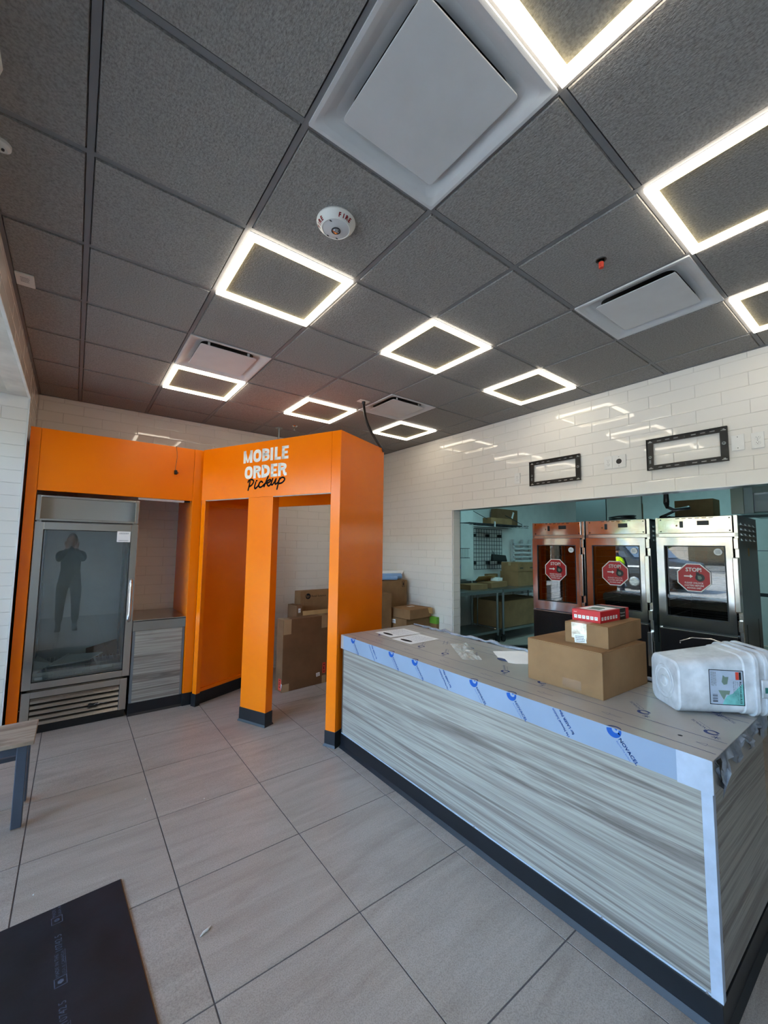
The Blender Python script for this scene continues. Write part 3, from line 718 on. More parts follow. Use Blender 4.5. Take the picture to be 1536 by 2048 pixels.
build('print', blur_lines(blur_lines(B(), Pl((.37,cy0-.0172,1.63),(1,0,0),(0,0,1)), .008, .085, .002, .014, 2), Pl((.37,cy0-.0172,1.63),(1,0,0),(0,0,1)), .008, .085, .068, .084, 2), 'grey_ink', nt)
# grille
gzb, gzt = .070, .352
gr = build('grille_frame', B().box(cx0+.004, cx0+.062, cy0-.012, cy0+.04, gzb, gzt).box(cx1-.068, cx1-.012, cy0-.012, cy0+.04, gzb, gzt).box(cx0+.062, cx1-.068, cy0-.012, cy0+.04, gzt-.052, gzt), 'steel', co, bevel=.002)
build('grille_back', B().box(cx0+.06, cx1-.066, cy0+.03, cy0+.045, gzb, gzt), 'black', co)
for i in range(5):
    z = gzt - .060 - i*.0455
    lv = B().hull([(cx0+.064,cy0-.010,z-.036),(cx0+.064,cy0-.004,z-.0405),(cx0+.064,cy0+.024,z-.006),(cx0+.064,cy0+.018,z-.002)], [(cx1-.07,cy0-.010,z-.036),(cx1-.07,cy0-.004,z-.0405),(cx1-.07,cy0+.024,z-.006),(cx1-.07,cy0+.018,z-.002)])
    build('louver', lv, 'steel', co, bevel=.002)
bd = B(); disc(bd, Pl((.245,cy0-.014,.166),(1,0,0),(0,0,1)), 0, 0, .017, 18); rect(bd, Pl((.245,cy0-.0138,.166),(1,0,0),(0,0,1)), 0, .06, -.012, .012)
build('badge', bd, 'dark_glass', co); 
build('badge_script', stroke(B(), Pl((.245,cy0-.0146,.166),(1,0,0),(0,0,1)), [(.03,-.004),(.05,.006),(.06,-.005),(.08,.005),(.095,-.003),(.12,.006),(.14,-.002),(.15,.003)], .004, False, True), 'chrome', co)
build('plinth', B().box(cx0+.004, cx1-.02, cy0+.012, cy1, 0, gzb+.004), 'black', co)
# loose things piled on the cooler floor
ws = thing('wire_shelf', 'white wire shelf lying tilted on the cooler floor behind the glass', 'shelf', (.15, 3.68, .412))
wb_ = B(); sx0, sx1, sy0, sy1 = gx0-.005, gx1-.0, cy0+.075, cy0+.44
zt = lambda x, y: .470 + .16*(y-sy0)
for i in range(24):
    x = sx0 + (sx1-sx0)*i/23; wb_.tube([(x,sy0,zt(x,sy0)-.03),(x,sy0,zt(x,sy0)),(x,sy1,zt(x,sy1))], .0022, 5)
for y in (sy0, sy0+.02, sy0+.12, sy0+.24, sy1): wb_.tube([(sx0-.01,y,zt(0,y)-.004),(sx1+.01,y,zt(0,y)-.004)], .0032, 5)
wf = B()
for q in range(6): wf.tube([(sx0-.01,sy0-.003,.436+q*.009),(sx1+.01,sy0-.003,.436+q*.009)], .0034, 5)
build('wire_grid', wb_, 'white', ws); build('front_ticket_rail', wf, 'white', ws)
for x in (-.10, .27): build('cross_bar', B().obox((x, sy0+.16, zt(0, sy0+.16)+.006), (.016,.36,.006), R(8), rx=R(9)), 'white', ws)
fb = thing('foam_sheet', 'flat white packing sheet lying on the wire shelf in the cooler', 'packing', (.12, 3.62, .52))
build('sheet', B().hull([(-.06,3.50,.515),(.22,3.53,.522),(.33,3.66,.548),(.08,3.70,.552)], [(-.06,3.50,.523),(.22,3.53,.530),(.33,3.66,.556),(.08,3.70,.560)]), 'white', fb)
build('fold', B().hull([(-.06,3.50,.515),(.08,3.70,.552),(.07,3.71,.570),(-.07,3.505,.533)], [(-.063,3.503,.515),(.076,3.703,.552),(.067,3.713,.570),(-.073,3.508,.533)]), 'white', fb)
fc = thing('cardboard_flat', 'folded grey cardboard leaning at the back right of the cooler floor', 'cardboard', (.38, 3.8, .42))
build('sheet', B().hull([(.20,3.72,.50),(.455,3.70,.50),(.455,3.86,.62),(.20,3.86,.56)], [(.20,3.72,.508),(.455,3.70,.508),(.455,3.86,.628),(.20,3.86,.568)]), 'card_dark', fc)
build('crease', B().box(.32,.325,3.70,3.72,.505,.512), 'card', fc)
fd = thing('white_box_lid', 'white folded flap standing at the left end of the cooler floor', 'packing', (-.14, 3.5, .42))
build('flap', B().hull([(-.172,3.46,.47),(-.05,3.60,.52),(-.16,3.62,.60),(-.172,3.50,.58)], [(-.172,3.466,.47),(-.05,3.606,.52),(-.16,3.626,.60),(-.172,3.506,.58)]), 'white', fd)
clips = ['white plastic clip at the left foot of the cooler door glass', 'white plastic clip near the middle of the cooler door sill',
         'square white clip hung on the ticket rail right of centre', 'wider white clip on the ticket rail at the right']
for (x, z, w, h), lb in zip(((-.13,.432,.055,.022),(.145,.436,.05,.022),(.255,.462,.055,.030),(.355,.460,.085,.030)), clips):
    c = build('shelf_clip', B().box(x-w/2, x+w/2, cy0+.048, cy0+.058, z, z+h).box(x-w/2, x+w/2, cy0+.058, cy0+.075, z+h-.004, z+h), 'white', bevel=.002); tag(c, lb, 'clip', 'white shelf clips in the cooler')

# ------------------------------------------------------------------ side counter cabinet in the niche
sd = thing('niche_cabinet', 'narrow grey wood-grain cabinet with stainless top right of the cooler', 'cabinet', (.77, 3.7, 0))
build('carcass', B().box(.540, .994, 3.38, 4.05, .1, .86), 'grey_enamel', sd)
build('door', B().box(.562, .972, 3.362, 3.38, .112, .772), 'wood_end', sd, bevel=.001)
build('edge_strip', B().box(.540, .561, 3.364, 3.38, .112, .772), 'grey_enamel', sd); build('edge_strip', B().box(.973, .994, 3.364, 3.38, .112, .772), 'grey_enamel', sd)
build('apron', B().box(.537, .998, 3.355, 3.372, .776, .872), 'steel_v', sd, bevel=.0015)
build('worktop', B().box(.537, .998, 3.355, 4.06, .862, .878), 'steel', sd, bevel=.0015)
build('cove_base', B().box(.536, .998, 3.352, 3.385, .018, .112).hull([(.536,3.342,0),(.998,3.342,0),(.998,3.385,0),(.536,3.385,0)], [(.536,3.352,.02),(.998,3.352,.02),(.998,3.385,.02),(.536,3.385,.02)]), 'black_rubber', sd, bevel=.001)

# ------------------------------------------------------------------ serving counter
ct = thing('serving_counter', 'long grey wood-grain serving counter with film covered stainless top', 'counter', (2.23, .5, 0))
X0, X1, Y0, Y1 = 1.852, 2.60, -.745, 1.702
build('carcass', B().box(X0+.03, X1-.02, Y0+.03, Y1-.01, .02, .775), 'dark_steel', ct)
build('front_panel', B().box(X0+.008, X0+.03, Y0+.034, Y1-.004, .112, .778), 'wood_front', ct)
build('end_panel', B().box(X0+.034, X1, Y0+.006, Y0+.03, .112, .778), 'wood_end', ct)
build('corner_trim', B().box(X0+.002, X0+.030, Y0+.0, Y0+.034, .104, .778), 'pale_film', ct, bevel=.001)
build('corner_trim', B().box(X0+.004, X0+.03, Y1-.012, Y1, .112, .86), 'zinc', ct, bevel=.001)
build('bottom_trim', B().box(X0+.004, X0+.03, Y0+.034, Y1-.004, .104, .113), 'pale_film', ct)
tp = build('worktop', B().box(1.842, 2.618, Y0-.008, Y1+.008, .775, .885), 'film_top', ct, bevel=.002)
af = build('apron_film', B().box(1.8405, 1.842, -.645, 1.668, .7765, .8845), 'blue_film', ct)
build('corner_tape', B().box(1.8395, 1.842, -.752, -.645, .773, .8855), 'pale_film', ct)
build('cove_base', B().box(X0-.0, X1-.02, Y0+.002, Y1, .02, .106).hull([(X0-.016,Y0-.014,0),(X1,Y0-.014,0),(X1,Y1,0),(X0-.016,Y1,0)], [(X0,Y0+.002,.022),(X1-.02,Y0+.002,.022),(X1-.02,Y1,.022),(X0,Y1,.022)]), 'black_rubber', ct, bevel=.0015)
for y in (1.70, 1.02, .32, -.35, -.70): build('screw', B().cyl((X0+.001,y,.1085),(X0+.005,y,.1085),.0045,.0045,8), 'chrome', ct)
for z in (.28, .5): build('screw', B().cyl((X0+.04,Y0+.001,z),(X0+.04,Y0+.007,z),.004,.004,8), 'chrome', ct)
# blue film: repeated maker's mark and slogan, running diagonally over the fold
def swirl(b, pl, r):                               # ring mark with a swoosh cut through it
    def arc(r0, a0, a1, k=18): return [(r0*math.cos(R(a0+(a1-a0)*i/k)), r0*math.sin(R(a0+(a1-a0)*i/k))) for i in range(k+1)]
    def cres(a0, a1, ri, cx, cy):
        o = arc(r, a0, a1); i_ = [(p[0]*ri/r+cx, p[1]*ri/r+cy) for p in o]
        for q in range(len(o)-1): b.quad(pl(*o[q]), pl(*o[q+1]), pl(*i_[q+1]), pl(*i_[q]))
    cres(150, 345, r*.66, r*.10, r*.16); cres(20, 135, r*.72, -r*.06, -r*.12)
    return b
A0 = -50
for i in range(6):
    y = [1.527, 1.039, .794, .306, .061, -.429][i]
    pl = Pl((1.8400, y, .8755), (0,-1,0), (0,0,1), A0); b = B()
    # lower half of the ring sits on the apron, the upper sliver folds over the top
    r = .029
    def arcq(a0, a1, ro, ri, ox=0, oy=0, k=14):
        o = []; base = Pl((1.8400, y, .8765), (0,-1,0), (0,0,1))
        for q in range(k):
            t0, t1 = R(a0+(a1-a0)*q/k), R(a0+(a1-a0)*(q+1)/k)
            pts_ = [(ro*math.cos(t0), ro*math.sin(t0)), (ro*math.cos(t1), ro*math.sin(t1)), (ri*math.cos(t1)+ox, ri*math.sin(t1)+oy), (ri*math.cos(t0)+ox, ri*math.sin(t0)+oy)]
            b.quad(*[base(px_, min(py_, .0078)) for px_, py_ in pts_])
    arcq(176, 330, r, r*.50, r*.22, r*.20)
    arcq(-30, 14, r, r*.62)
    arcq(30, 80, r*.55, r*.30, r*.1, -r*.15)
    text(b, 'NOVACEL', Pl((1.8400, y, .8765), (0,-1,0), (0,0,1), A0), .0185, .034, -.006, width=.098, bold=.0006)
    text(b, 'Beyond The Surface', Pl((1.8400, y, .8765), (0,-1,0), (0,0,1), A0), .0085, .036, -.0195, width=.076)
    build('printed_mark', b, 'blue_ink', af)
    b = B(); top = Pl((1.842, y, .8856), (0,-1,0), (1,0,0))    # the rest of the ring, over the edge
    k = 12; o1 = [(r*1.02*math.cos(R(14+q*152/k)), (r*math.sin(R(14+q*152/k))-.0075)) for q in range(k+1)]
    o2 = [(r*.80*math.cos(R(14+q*152/k))+.004, max(.0004, r*.62*math.sin(R(14+q*152/k))-.0075)) for q in range(k+1)]
    for q in range(k): b.quad(top(o1[q][0], max(.0004,o1[q][1])), top(o1[q+1][0], max(.0004,o1[q+1][1])), top(*o2[q+1]), top(*o2[q]))
    build('printed_mark_fold', b, 'navy_ink', tp)
for y, z in ((1.224,.781),(.490,.781),(-.244,.781)):
    b = B(); pl = Pl((1.8400, y, z-.001), (0,-1,0), (0,0,1), 127)
    text(b, 'The Novacel Solution', pl, .0165, .002, .001, width=.126, bold=.0004)
    text(b, 'for LASER Fiber', pl, .0175, .006, -.0285, width=.112, bold=.0006)
    zz = b.v; keep = [f for f in b.f if all(zz[i][2] < .8845 and zz[i][2] > .777 for i in f)]; b.f = keep
    build('printed_slogan', b, 'blue_ink', af)
# print on the top film
b = B(); tpl = Pl((0, 0, .8856), (0,-1,0), (1,0,0))   # x -> -y, y -> +x
for x in (1.913, 2.047, 2.36, 2.50): rect(b, tpl, -1.72, .745, x-.0016, x+.0016)
for y in (1.40, 1.055, .70, .365, .0, -.32, -.67):
    for x in (1.972, 2.43):
        a = Pl((x, y, .8856), (0,-1,0), (1,0,0))
        stroke(b, a, [(.032,.011),(0,0),(.032,-.011)], .0016); stroke(b, a, [(.032,.011),(.032,.004),(.085,.004)], .0014); stroke(b, a, [(.032,-.011),(.032,-.004),(.085,-.004)], .0014)
build('printed_guide_lines', b, 'navy_ink', tp)
for y, x, d in ((1.031,2.114,1),(.789,2.113,1),(.301,2.116,1),(-.434,2.122,-1),(-.679,2.120,-1),(.790,2.374,0),(.06,2.116,1),(-.62,2.40,0),(1.52,2.114,1)):
    b = B(); a = Pl((x, y, .8856), (0,-1,0), (1,0,0)); swirl(b, a, .026)
    for k in range(8): stroke(b, Pl((x-.042, y-.025, .8856), (0,-1,0), (1,0,0)), [(0,0),(.016*math.cos(k*math.pi/4), .016*math.sin(k*math.pi/4))], .0022)
    ang = {1: 130, -1: 135, 0: -45}[d]
    tx = Pl((x, y, .8857), (0,-1,0), (1,0,0), ang); text(b, 'NOVACEL', tx, .018, .036, -.006, width=.096); text(b, 'Beyond The Surface', tx, .008, .036, -.019, width=.075)
    build('printed_mark', b, 'navy_ink', tp)
for y, x in ((.985,2.30),(.645,2.235),(1.70,2.28)):
    b = B(); a = Pl((x, y, .8856), (0,-1,0), (1,0,0), 130); text(b, 'The Novacel Solution', a, .016, 0, 0, width=.12); text(b, 'for LASER Fiber', a, .017, 0, -.027, width=.108)
    build('printed_slogan', b, 'navy_ink', tp)
b = B(); disc(b, tpl, .614, 1.985, .0085, 18); build('drilled_hole', b, 'black', tp)
# crumpled film bunched along the back edge and hanging off the near end
q = random.Random(11); b = B(); k = 46
pts = [(2.615 + q.uniform(-.006,.012), Y1-.02 - (Y1-Y0-.2)*i/k, .888 + q.uniform(0,.014)) for i in range(k+1)]
b.tube(pts, [q.uniform(.006,.015) for _ in pts], 6); build('bunched_film', b, 'torn_film', ct, smooth=70)
b = B(); k = 44; rows = 7; vs1 = []
for i in range(k+1):
    x = 1.862 + (2.615-1.862)*i/k; dep = .052 + .030*math.sin(i*.55) + q.uniform(-.012,.012) + (.055 if 2 < i < 5 else 0)
    for j in range(rows):
        t = j/(rows-1); vs1.append((x + q.uniform(-.004,.004), Y0-.0095 - abs(q.gauss(0,.005))*(t > .2) - .012*t*math.sin(i*.9)**2, .8862 - dep*t))
b.mesh(vs1, [(i*rows+j, (i+1)*rows+j, (i+1)*rows+j+1, i*rows+j+1) for i in range(k) for j in range(rows-1)])
build('torn_film', b, 'torn_film', ct, smooth=50)
b = B(); vs1 = []
for i in range(7):
    t = i/6; vs1 += [(1.862+.012*t, Y0-.012-.01*math.sin(t*3), .884-.085*t), (1.900-.012*t+.012*math.sin(t*9), Y0-.016-.006*t, .884-.100*t)]
b.mesh(vs1, [(2*i,2*i+2,2*i+3,2*i+1) for i in range(6)]); build('torn_film_corner', b, 'black', ct)

# ------------------------------------------------------------------ cartons
def carton(label, loc, w, d, h, rz=0, mat='card', tape='tape', name='cardboard_box', cat='box', group=None, seam='x', tape_drop=.06, flaps=True):
    """closed carton: body, two top flaps with a seam, tape; local origin at the base centre"""
    t = thing(name, label, cat, loc, rz, group)
    build('body', B().box(-w/2, w/2, -d/2, d/2, 0, h-.004), mat, t, bevel=.003, local=True)
    if flaps:
        e = .0018
        if seam == 'x': A = [(-w/2+.001, w/2-.001, -d/2+.001, -e), (-w/2+.001, w/2-.001, e, d/2-.001)]
        else: A = [(-w/2+.001, -e, -d/2+.001, d/2-.001), (e, w/2-.001, -d/2+.001, d/2-.001)]
        for a in A: build('flap', B().box(a[0], a[1], a[2], a[3], h-.0042, h), mat, t, bevel=.001, local=True)
        if tape:
            s = .028; b = B()
            if seam == 'x': b.box(-w/2-.0006, w/2+.0006, -s, s, h, h+.0006).box(-w/2-.0008, -w/2, -s, s, h-tape_drop, h).box(w/2, w/2+.0008, -s, s, h-tape_drop, h)
            else: b.box(-s, s, -d/2-.0006, d/2+.0006, h, h+.0006).box(-s, s, -d/2-.0008, -d/2, h-tape_drop, h).box(-s, s, d/2, d/2+.0008, h-tape_drop, h)
            build('tape', b, tape, t, local=True)
    return t
def sticker(t, pl, w, h, mat='paper', rows=3, name='label'):
    s = build(name, rect(B(), pl, 0, w, 0, h), mat, t, local=True); p2 = Pl(pl(0,0), pl.u, pl.v); nn = pl.u.cross(pl.v)
    p2.o = p2.o + nn*.0004
    build('print', blur_lines(B(), p2, w*.1, w*.9, h*.12, h*.9, rows, .45), 'grey_ink', s, local=True); return s

# on the counter: big carton, smaller carton, red box
c1 = carton('large plain cardboard box on the counter carrying the two smaller boxes', (2.353, -.064, .885), .472, .418, .222, R(-2), tape=None, seam='y')
build('tape_strip', B().box(-.2368, -.236, -.10, .00, .015, .06), 'tape_brown', c1, local=True)
build('crease', B().tube([(-.236,-.205,.222),(-.10,-.19,.2215),(.0,-.2,.2215)], .0012, 5), 'card_dark', c1, local=True)
c2 = carton('medium cardboard box with shiny clear tape and white shipping label, second in the stack', (2.43, -.128, 1.107), .435, .225, .110, R(2), tape=None)
build('clear_tape', B().box(-.2184, -.2176, -.005, .075, .030, .1104).box(-.2184, -.03, -.005, .075, .110, .1106), 'clear_tape', c2, local=True)
sticker(c2, Pl((-.2190, .058, .006), (0,-1,.10), (0,.10,1)), .062, .044, 'paper', 4)
c3 = thing('red_product_box', 'small red printed product box on top of the counter box stack', 'box', (2.452, -.104, 1.217), R(-1)); w, d, h = .33, .155, .062
build('body', B().box(-w/2, w/2, -d/2, d/2, 0, h), 'red', c3, bevel=.0015, local=True)
build('black_band', B().box(.055, .125, -d/2-.0006, -d/2+.001, .0005, h-.0005).box(.055,.125,-d/2,d/2,h-.001,h+.0006), 'black', c3, local=True)
b = B(); pl = Pl((-w/2-.0008, d/2-.012, .014), (0,-1,0), (0,0,1))
for i in range(6): rect(b, pl, i*.0225, i*.0225+.017, 0, .018)
text(b, 'SMART', Pl((-w/2-.0008, d/2-.010, .045), (0,-1,0), (0,0,1)), .006)
pl = Pl((-w/2+.012, -d/2-.0008, .014), (1,0,0), (0,0,1))
for i in range(6): rect(b, pl, i*.031, i*.031+.020, 0, .018)
ic = build('icon_panels', b, 'white_ink', c3, local=True)
b = B()
for i in range(6):
    stroke(b, Pl((-w/2-.0012, d/2-.012-i*.0225-.0085, .023), (0,-1,0), (0,0,1)), [(-.005,-.004),(0,.005),(.005,-.002)], .0016)
    stroke(b, Pl((-w/2+.012+i*.031+.010, -d/2-.0012, .023), (1,0,0), (0,0,1)), [(-.006,-.004),(0,.005),(.006,-.002)], .002)
build('icons', b, 'grey_ink', ic, local=True)
b = B(); text(b, 'Network', Pl((.060, -d/2-.0009, .034), (1,0,0), (0,0,1)), .012, width=.055); text(b, 'Camera', Pl((.060, -d/2-.0009, .018), (1,0,0), (0,0,1)), .012, width=.05)
build('lettering', b, 'white_ink', c3, local=True)
build('top_picture', B().box(-.12, .05, -.06, .06, h, h+.0006), 'paper', c3, local=True)
build('top_picture_device', B().cyl((-.03,0,h+.0006),(-.03,0,h+.001),.035,.035,18).box(-.10,-.06,-.04,.03,h+.0006,h+.001), 'grey_print', c3, local=True)

# papers on the counter
def sheet(label, c, w, h, rz, curl=0.0, mark=True):
    t = thing('paper_sheet', label, 'paper', c, rz); b = B(); k = 8
    vs1 = [(-w/2 + w*i/k, y, .0009 + curl*abs(2*i/k-1)**3) for i in range(k+1) for y in (-h/2, h/2)]
    b.mesh(vs1, [(2*i, 2*i+2, 2*i+3, 2*i+1) for i in range(k)]); build('sheet', b, 'paper', t, local=True)
    if mark:
        e = B(); cx_, cy_ = -w/2+.055, 0
        pl = Pl((0,0,.0022), (1,0,0), (0,1,0)); e.quad(*[pl(cx_+.022*math.cos(R(a)), cy_+.065*math.sin(R(a))) for a in range(0,360,20)])
        build('printed_emblem', e, 'ink', t, local=True)
        build('print', blur_lines(B(), Pl((.0,0,.002), (0,-1,0), (1,0,0)), -h/2+.02, h/2-.02, -w/2+.10, w/2-.03, 9, .22), 'pale_ink', t, local=True)
    return t
sheet('printed white sheet nearest the orange portal on the counter', (2.270, 1.497, .8862), .31, .235, R(-3))
sheet('printed white sheet beside the first one, nearer the plastic bag', (2.238, 1.236, .8866), .305, .225, R(2))
t3 = thing('torn_paper', 'blank torn white paper on the counter partly behind the large box', 'paper', (2.45, .47, .8858))
build('sheet', B().hull([(2.437,.64,.8862),(2.66,.50,.8862),(2.60,.25,.8862),(2.374,.30,.8862),(2.300,.36,.8862),(2.285,.40,.8862),(2.34,.47,.8862),(2.335,.52,.8862),(2.40,.60,.8862)],
                        [(2.437,.64,.8872),(2.66,.50,.8872),(2.60,.25,.8872),(2.374,.30,.8872),(2.300,.36,.8872),(2.285,.40,.8872),(2.34,.47,.8872),(2.335,.52,.8872),(2.40,.60,.8872)]), 'paper', t3)
build('printed_emblem', B().quad(*[(2.318+.030*math.cos(R(a)), .455+.055*math.sin(R(a)), .8867) for a in range(0,360,20)]), 'navy_ink', t3)
pb = thing('plastic_bag', 'crumpled clear plastic hardware bag with a small white tag on the counter', 'bag', (2.27, .75, .8858)); q = random.Random(4); b = B(); nx, ny = 12, 8; vs1 = []
for i in range(nx+1):
    for j in range(ny+1):
        u, v_ = i/nx, j/ny; p = Vector((2.40,.93,0)).lerp(Vector((2.14,.57,0)), u) + Vector((.55,-.40,0)).normalized()*(.13*(v_-.5))
        edge = min(u, 1-u, v_, 1-v_); vs1.append((p.x, p.y, .888 + (0 if edge == 0 else q.uniform(.002,.020))))
b.mesh(vs1, [(i*(ny+1)+j, (i+1)*(ny+1)+j, (i+1)*(ny+1)+j+1, i*(ny+1)+j+1) for i in range(nx) for j in range(ny)])
build('film', b, 'clear_bag', pb); build('tag', B().obox((2.245,.70,.906), (.035,.03,.001), R(30)), 'paper', pb)
for i in range(2): build('bracket', B().obox((2.20+q.uniform(-.05,.05), .64+q.uniform(-.05,.05), .891), (.035,.008,.004), q.uniform(0,3)), 'chrome', pb)

# white buckets lying nested on their side
def bucket(label, ax, depth, rim_at, kind):
    """square pail along local +x; base at x=0 when kind is full"""
    t = thing('plastic_bucket', label, 'bucket', (2.3125, -.4545, .885), R(-42), 'nested white buckets')
    def loop(x, r, rad, n_=6):
        out = []
        for cx, cz, a0 in ((1,1,0),(-1,1,90),(-1,-1,180),(1,-1,270)):
            for i in range(n_): a = R(a0+90*i/(n_-1)); out.append((x, cx*(r-rad)+rad*math.cos(a), .110+.092*x + cz*(r-rad)+rad*math.sin(a)))
        return out
    b = B(); ls = []
    if kind == 'full': ls = [loop(.0,.088,.035), loop(.0,.104,.04), loop(.006,.110,.042)]
    x0 = max(.006, ax)
    rr = lambda x: .110 + .016*(x/.34)
    ls += [loop(x0, rr(x0-ax if kind != 'full' else x0), .042), loop(rim_at-.055, .125, .042), loop(rim_at-.05, .129, .044), loop(rim_at-.01, .131, .044), loop(rim_at, .133, .045), loop(rim_at, .126, .042)]
    k = len(ls[0])
    for a, c in zip(ls, ls[1:]): b.mesh(a + c, [(i, (i+1) % k, k+(i+1) % k, k+i) for i in range(k)])
    if kind == 'full': b.mesh(ls[0], [tuple(range(k))])
    build('shell', b, 'bucket', t, smooth=50, local=True)
    r_ = B(); l1, l2, l3, l4 = loop(rim_at-.012,.130,.044), loop(rim_at-.012,.139,.047), loop(rim_at,.139,.047), loop(rim_at,.130,.044)
    for a, c in ((l1,l2),(l2,l3),(l3,l4)): r_.mesh(a + c, [(i, (i+1) % k, k+(i+1) % k, k+i) for i in range(k)])
    build('rim', r_, 'bucket', t, smooth=40, local=True)
    return t, loop
bk, loop = bucket('white dirty square bucket lying on its side, outermost, with the printed label', 0, .34, .315, 'full')
for rad_ in (.075, .058, .028):
    build('base_ring', B().tube([(-.001, rad_*math.cos(a)*.95, .110+rad_*math.sin(a)) for a in (2*math.pi*i/26 for i in range(27))], .0028, 5), 'bucket', bk, smooth=60, local=True)
build('base_boss', B().cyl((.001,0,.110),(-.004,0,.110),.02,.017,18), 'bucket', bk, smooth=30, local=True)
# printed label on the side facing the shop (local -y)
lp = Pl((.122, -.1189, .050), (1,-.062,0), (0,0,1)); lbm = build('label', rect(B(), lp, 0, .138, 0, .150), 'pale_film', bk, local=True); lp.o = lp.o + Vector((0,-.0005,0))
b = B()
for a in ((0,.138,0,.003),(0,.138,.147,.150),(0,.003,0,.150),(.135,.138,0,.150)): rect(b, lp, *a)
text(b, 'RCA220-60-R15', Pl(lp(.121,.102), -lp.v, lp.u), .010, width=.092, bold=.0005)
text(b, 'QTY 1 PACK OF 12 EA', Pl(lp(.111,.102), -lp.v, lp.u), .006, width=.08); text(b, '2 x 2 x 1/2 x 3 1/2 in', Pl(lp(.103,.102), -lp.v, lp.u), .006, width=.06); text(b, 'Right Angle Bracket', Pl(lp(.096,.102), -lp.v, lp.u), .006, width=.05)
for i, w_ in enumerate((.004,.002,.003,.0015,.003,.002)): rect(b, lp, .012, .032, .012+i*.006, .012+i*.006+w_)
build('print', b, 'ink', lbm, local=True)
b = B(); b.quad(lp(.050,.003), lp(.135,.003), lp(.135,.095), lp(.118,.080), lp(.092,.050), lp(.070,.040), lp(.058,.022)); build('teal_wash', b, 'teal_print', lbm, local=True)
lp2 = Pl(lp(0,0) + Vector((0,-.0004,0)), lp.u, lp.v)
b = B(); b.quad(lp2(.035,.062), lp2(.082,.062), lp2(.078,.045), lp2(.066,.045), lp2(.056,.022), lp2(.048,.035)); build('bracket_picture', b, 'grey_print', lbm, local=True); b = B(); b.quad(lp2(.050,.098), lp2(.056,.128), lp2(.064,.120), lp2(.078,.121), lp2(.072,.090), lp2(.058,.086)); build('bracket_picture', b, 'grey_print', lbm, local=True)
b = B(); rect(b, lp2, .106, .119, .110, .143); build('red_logo_box', b, 'label_red', lbm, local=True); build('black_logo_box', rect(B(), lp2, .120, .128, .110, .143), 'ink', lbm, local=True)
build('small_print', blur_lines(B(), Pl(lp2(.008,.140), -lp2.v, lp2.u), 0, .06, 0, .022, 5), 'grey_ink', lbm, local=True)
bk2, _ = bucket('second white bucket nested inside the labelled one, with a white handle pad', .30, .34, .355, 'mid')
build('handle_pad', B().hull([(.318,-.143,.09),(.349,-.145,.09),(.349,-.145,.17),(.318,-.143,.17)], [(.318,-.150,.094),(.347,-.152,.094),(.347,-.152,.166),(.318,-.150,.166)]), 'bucket', bk2, bevel=.003, local=True)
build('moulded_text', rect(B(), Pl((.326,-.1535,.115), (1,0,0), (0,0,1)), 0, .012, 0, .024), 'dark_green', bk2, local=True)
build('wire_handle', B().tube([(.335,.10,.272),(.30,.125,.283),(.22,.142,.284),(.16,.138,.266),(.15,.12,.262)], .0024, 6), 'chrome', bk2, smooth=60, local=True)
bk3, _ = bucket('innermost white bucket of the nest, its rim cut by the right picture edge', .34, .34, .395, 'in')
build('wire_handle', B().tube([(.388,-.06,.273),(.37,0,.279),(.36,.05,.277),(.365,.09,.271)], .0022, 6), 'dark_steel', bk3, smooth=60, local=True)

# ------------------------------------------------------------------ cartons behind the portal and beside the serving wall
ang = math.atan2(.05, .631)
tv = carton('large flat brown cardboard box standing on edge behind the portal doorway', (2.417, 3.218, 0), .95, .145, .782, ang, 'card_dark', tape=None)
b = B()
for x0, x1, z0, z1 in ((-.47,-.385,.0,.085),(-.47,-.375,.62,.784),(.025,.105,.64,.784),(.045,.10,0,.09)): b.box(x0, x1, -.0735, -.0725, z0, z1)
b.box(.025,.105,-.073,.073,.782,.7828).box(-.47,-.375,-.073,.073,.782,.7828); build('tape', b, 'tape', tv, local=True)
rl = build('red_label', B().box(.050,.093,-.0745,-.0735,.115,.235), 'label_red', tv, local=True)
b = B(); pl = Pl((.061,-.0750,.215), (0,0,-1), (1,0,0)); text(b, '1x1', pl, .030, 0, 0, width=.085, bold=.0015); build('print', b, 'ink', rl, local=True)
sticker(tv, Pl((-.032,-.0738,.088), (1,0,.12), (-.12,0,1)), .05, .042, 'paper', 3)
rl = build('red_label', B().box(-.4765,-.4755,-.06,.0,.02,.14), 'label_red', tv, local=True)
build('print', text(B(), '1x1', Pl((-.4770,-.02,.13), (0,0,-1), (0,-1,0)), .028, 0, 0, width=.08, bold=.0015), 'ink', rl, local=True)
sticker(tv, Pl((-.4762,-.025,.03), (0,-1,-.3), (0,-.3,1)), .035, .075, 'paper', 3)
fl_ = carton('open topped cardboard box with a pale raised flap behind the large flat box', (2.755, 3.56, 0), .88, .40, .735, 0, 'card2', tape=None)
build('raised_flap', B().hull([(-.44,-.20,.735),(.44,-.20,.735),(.44,-.192,.735),(-.44,-.192,.735)], [(-.44,-.175,.815),(.44,-.175,.815),(.44,-.168,.815),(-.44,-.168,.815)]), 'card_pale', fl_, local=True)
hp = carton('long cardboard box with a round black logo, topmost behind the portal doorway', (2.765, 3.66, .737), .80, .16, .292, R(1), 'card', tape=None)
b = B(); pl = Pl((-.29,-.0808,.228), (1,0,0), (0,0,1)); disc(b, pl, 0, 0, .036, 24); lg = build('round_logo', b, 'ink', hp, local=True)
b = B(); pl2 = Pl((-.29,-.0813,.228), (1,0,.0), (.28,0,1)); text(b, 'hp', pl2, .052, -.028, -.014); build('logo_letters', b, 'card', lg, local=True)
build('lettering', text(B(), 'Retail Solution', Pl((-.24,-.0808,.215), (1,0,0), (0,0,1)), .036, width=.21), 'ink', hp, local=True)
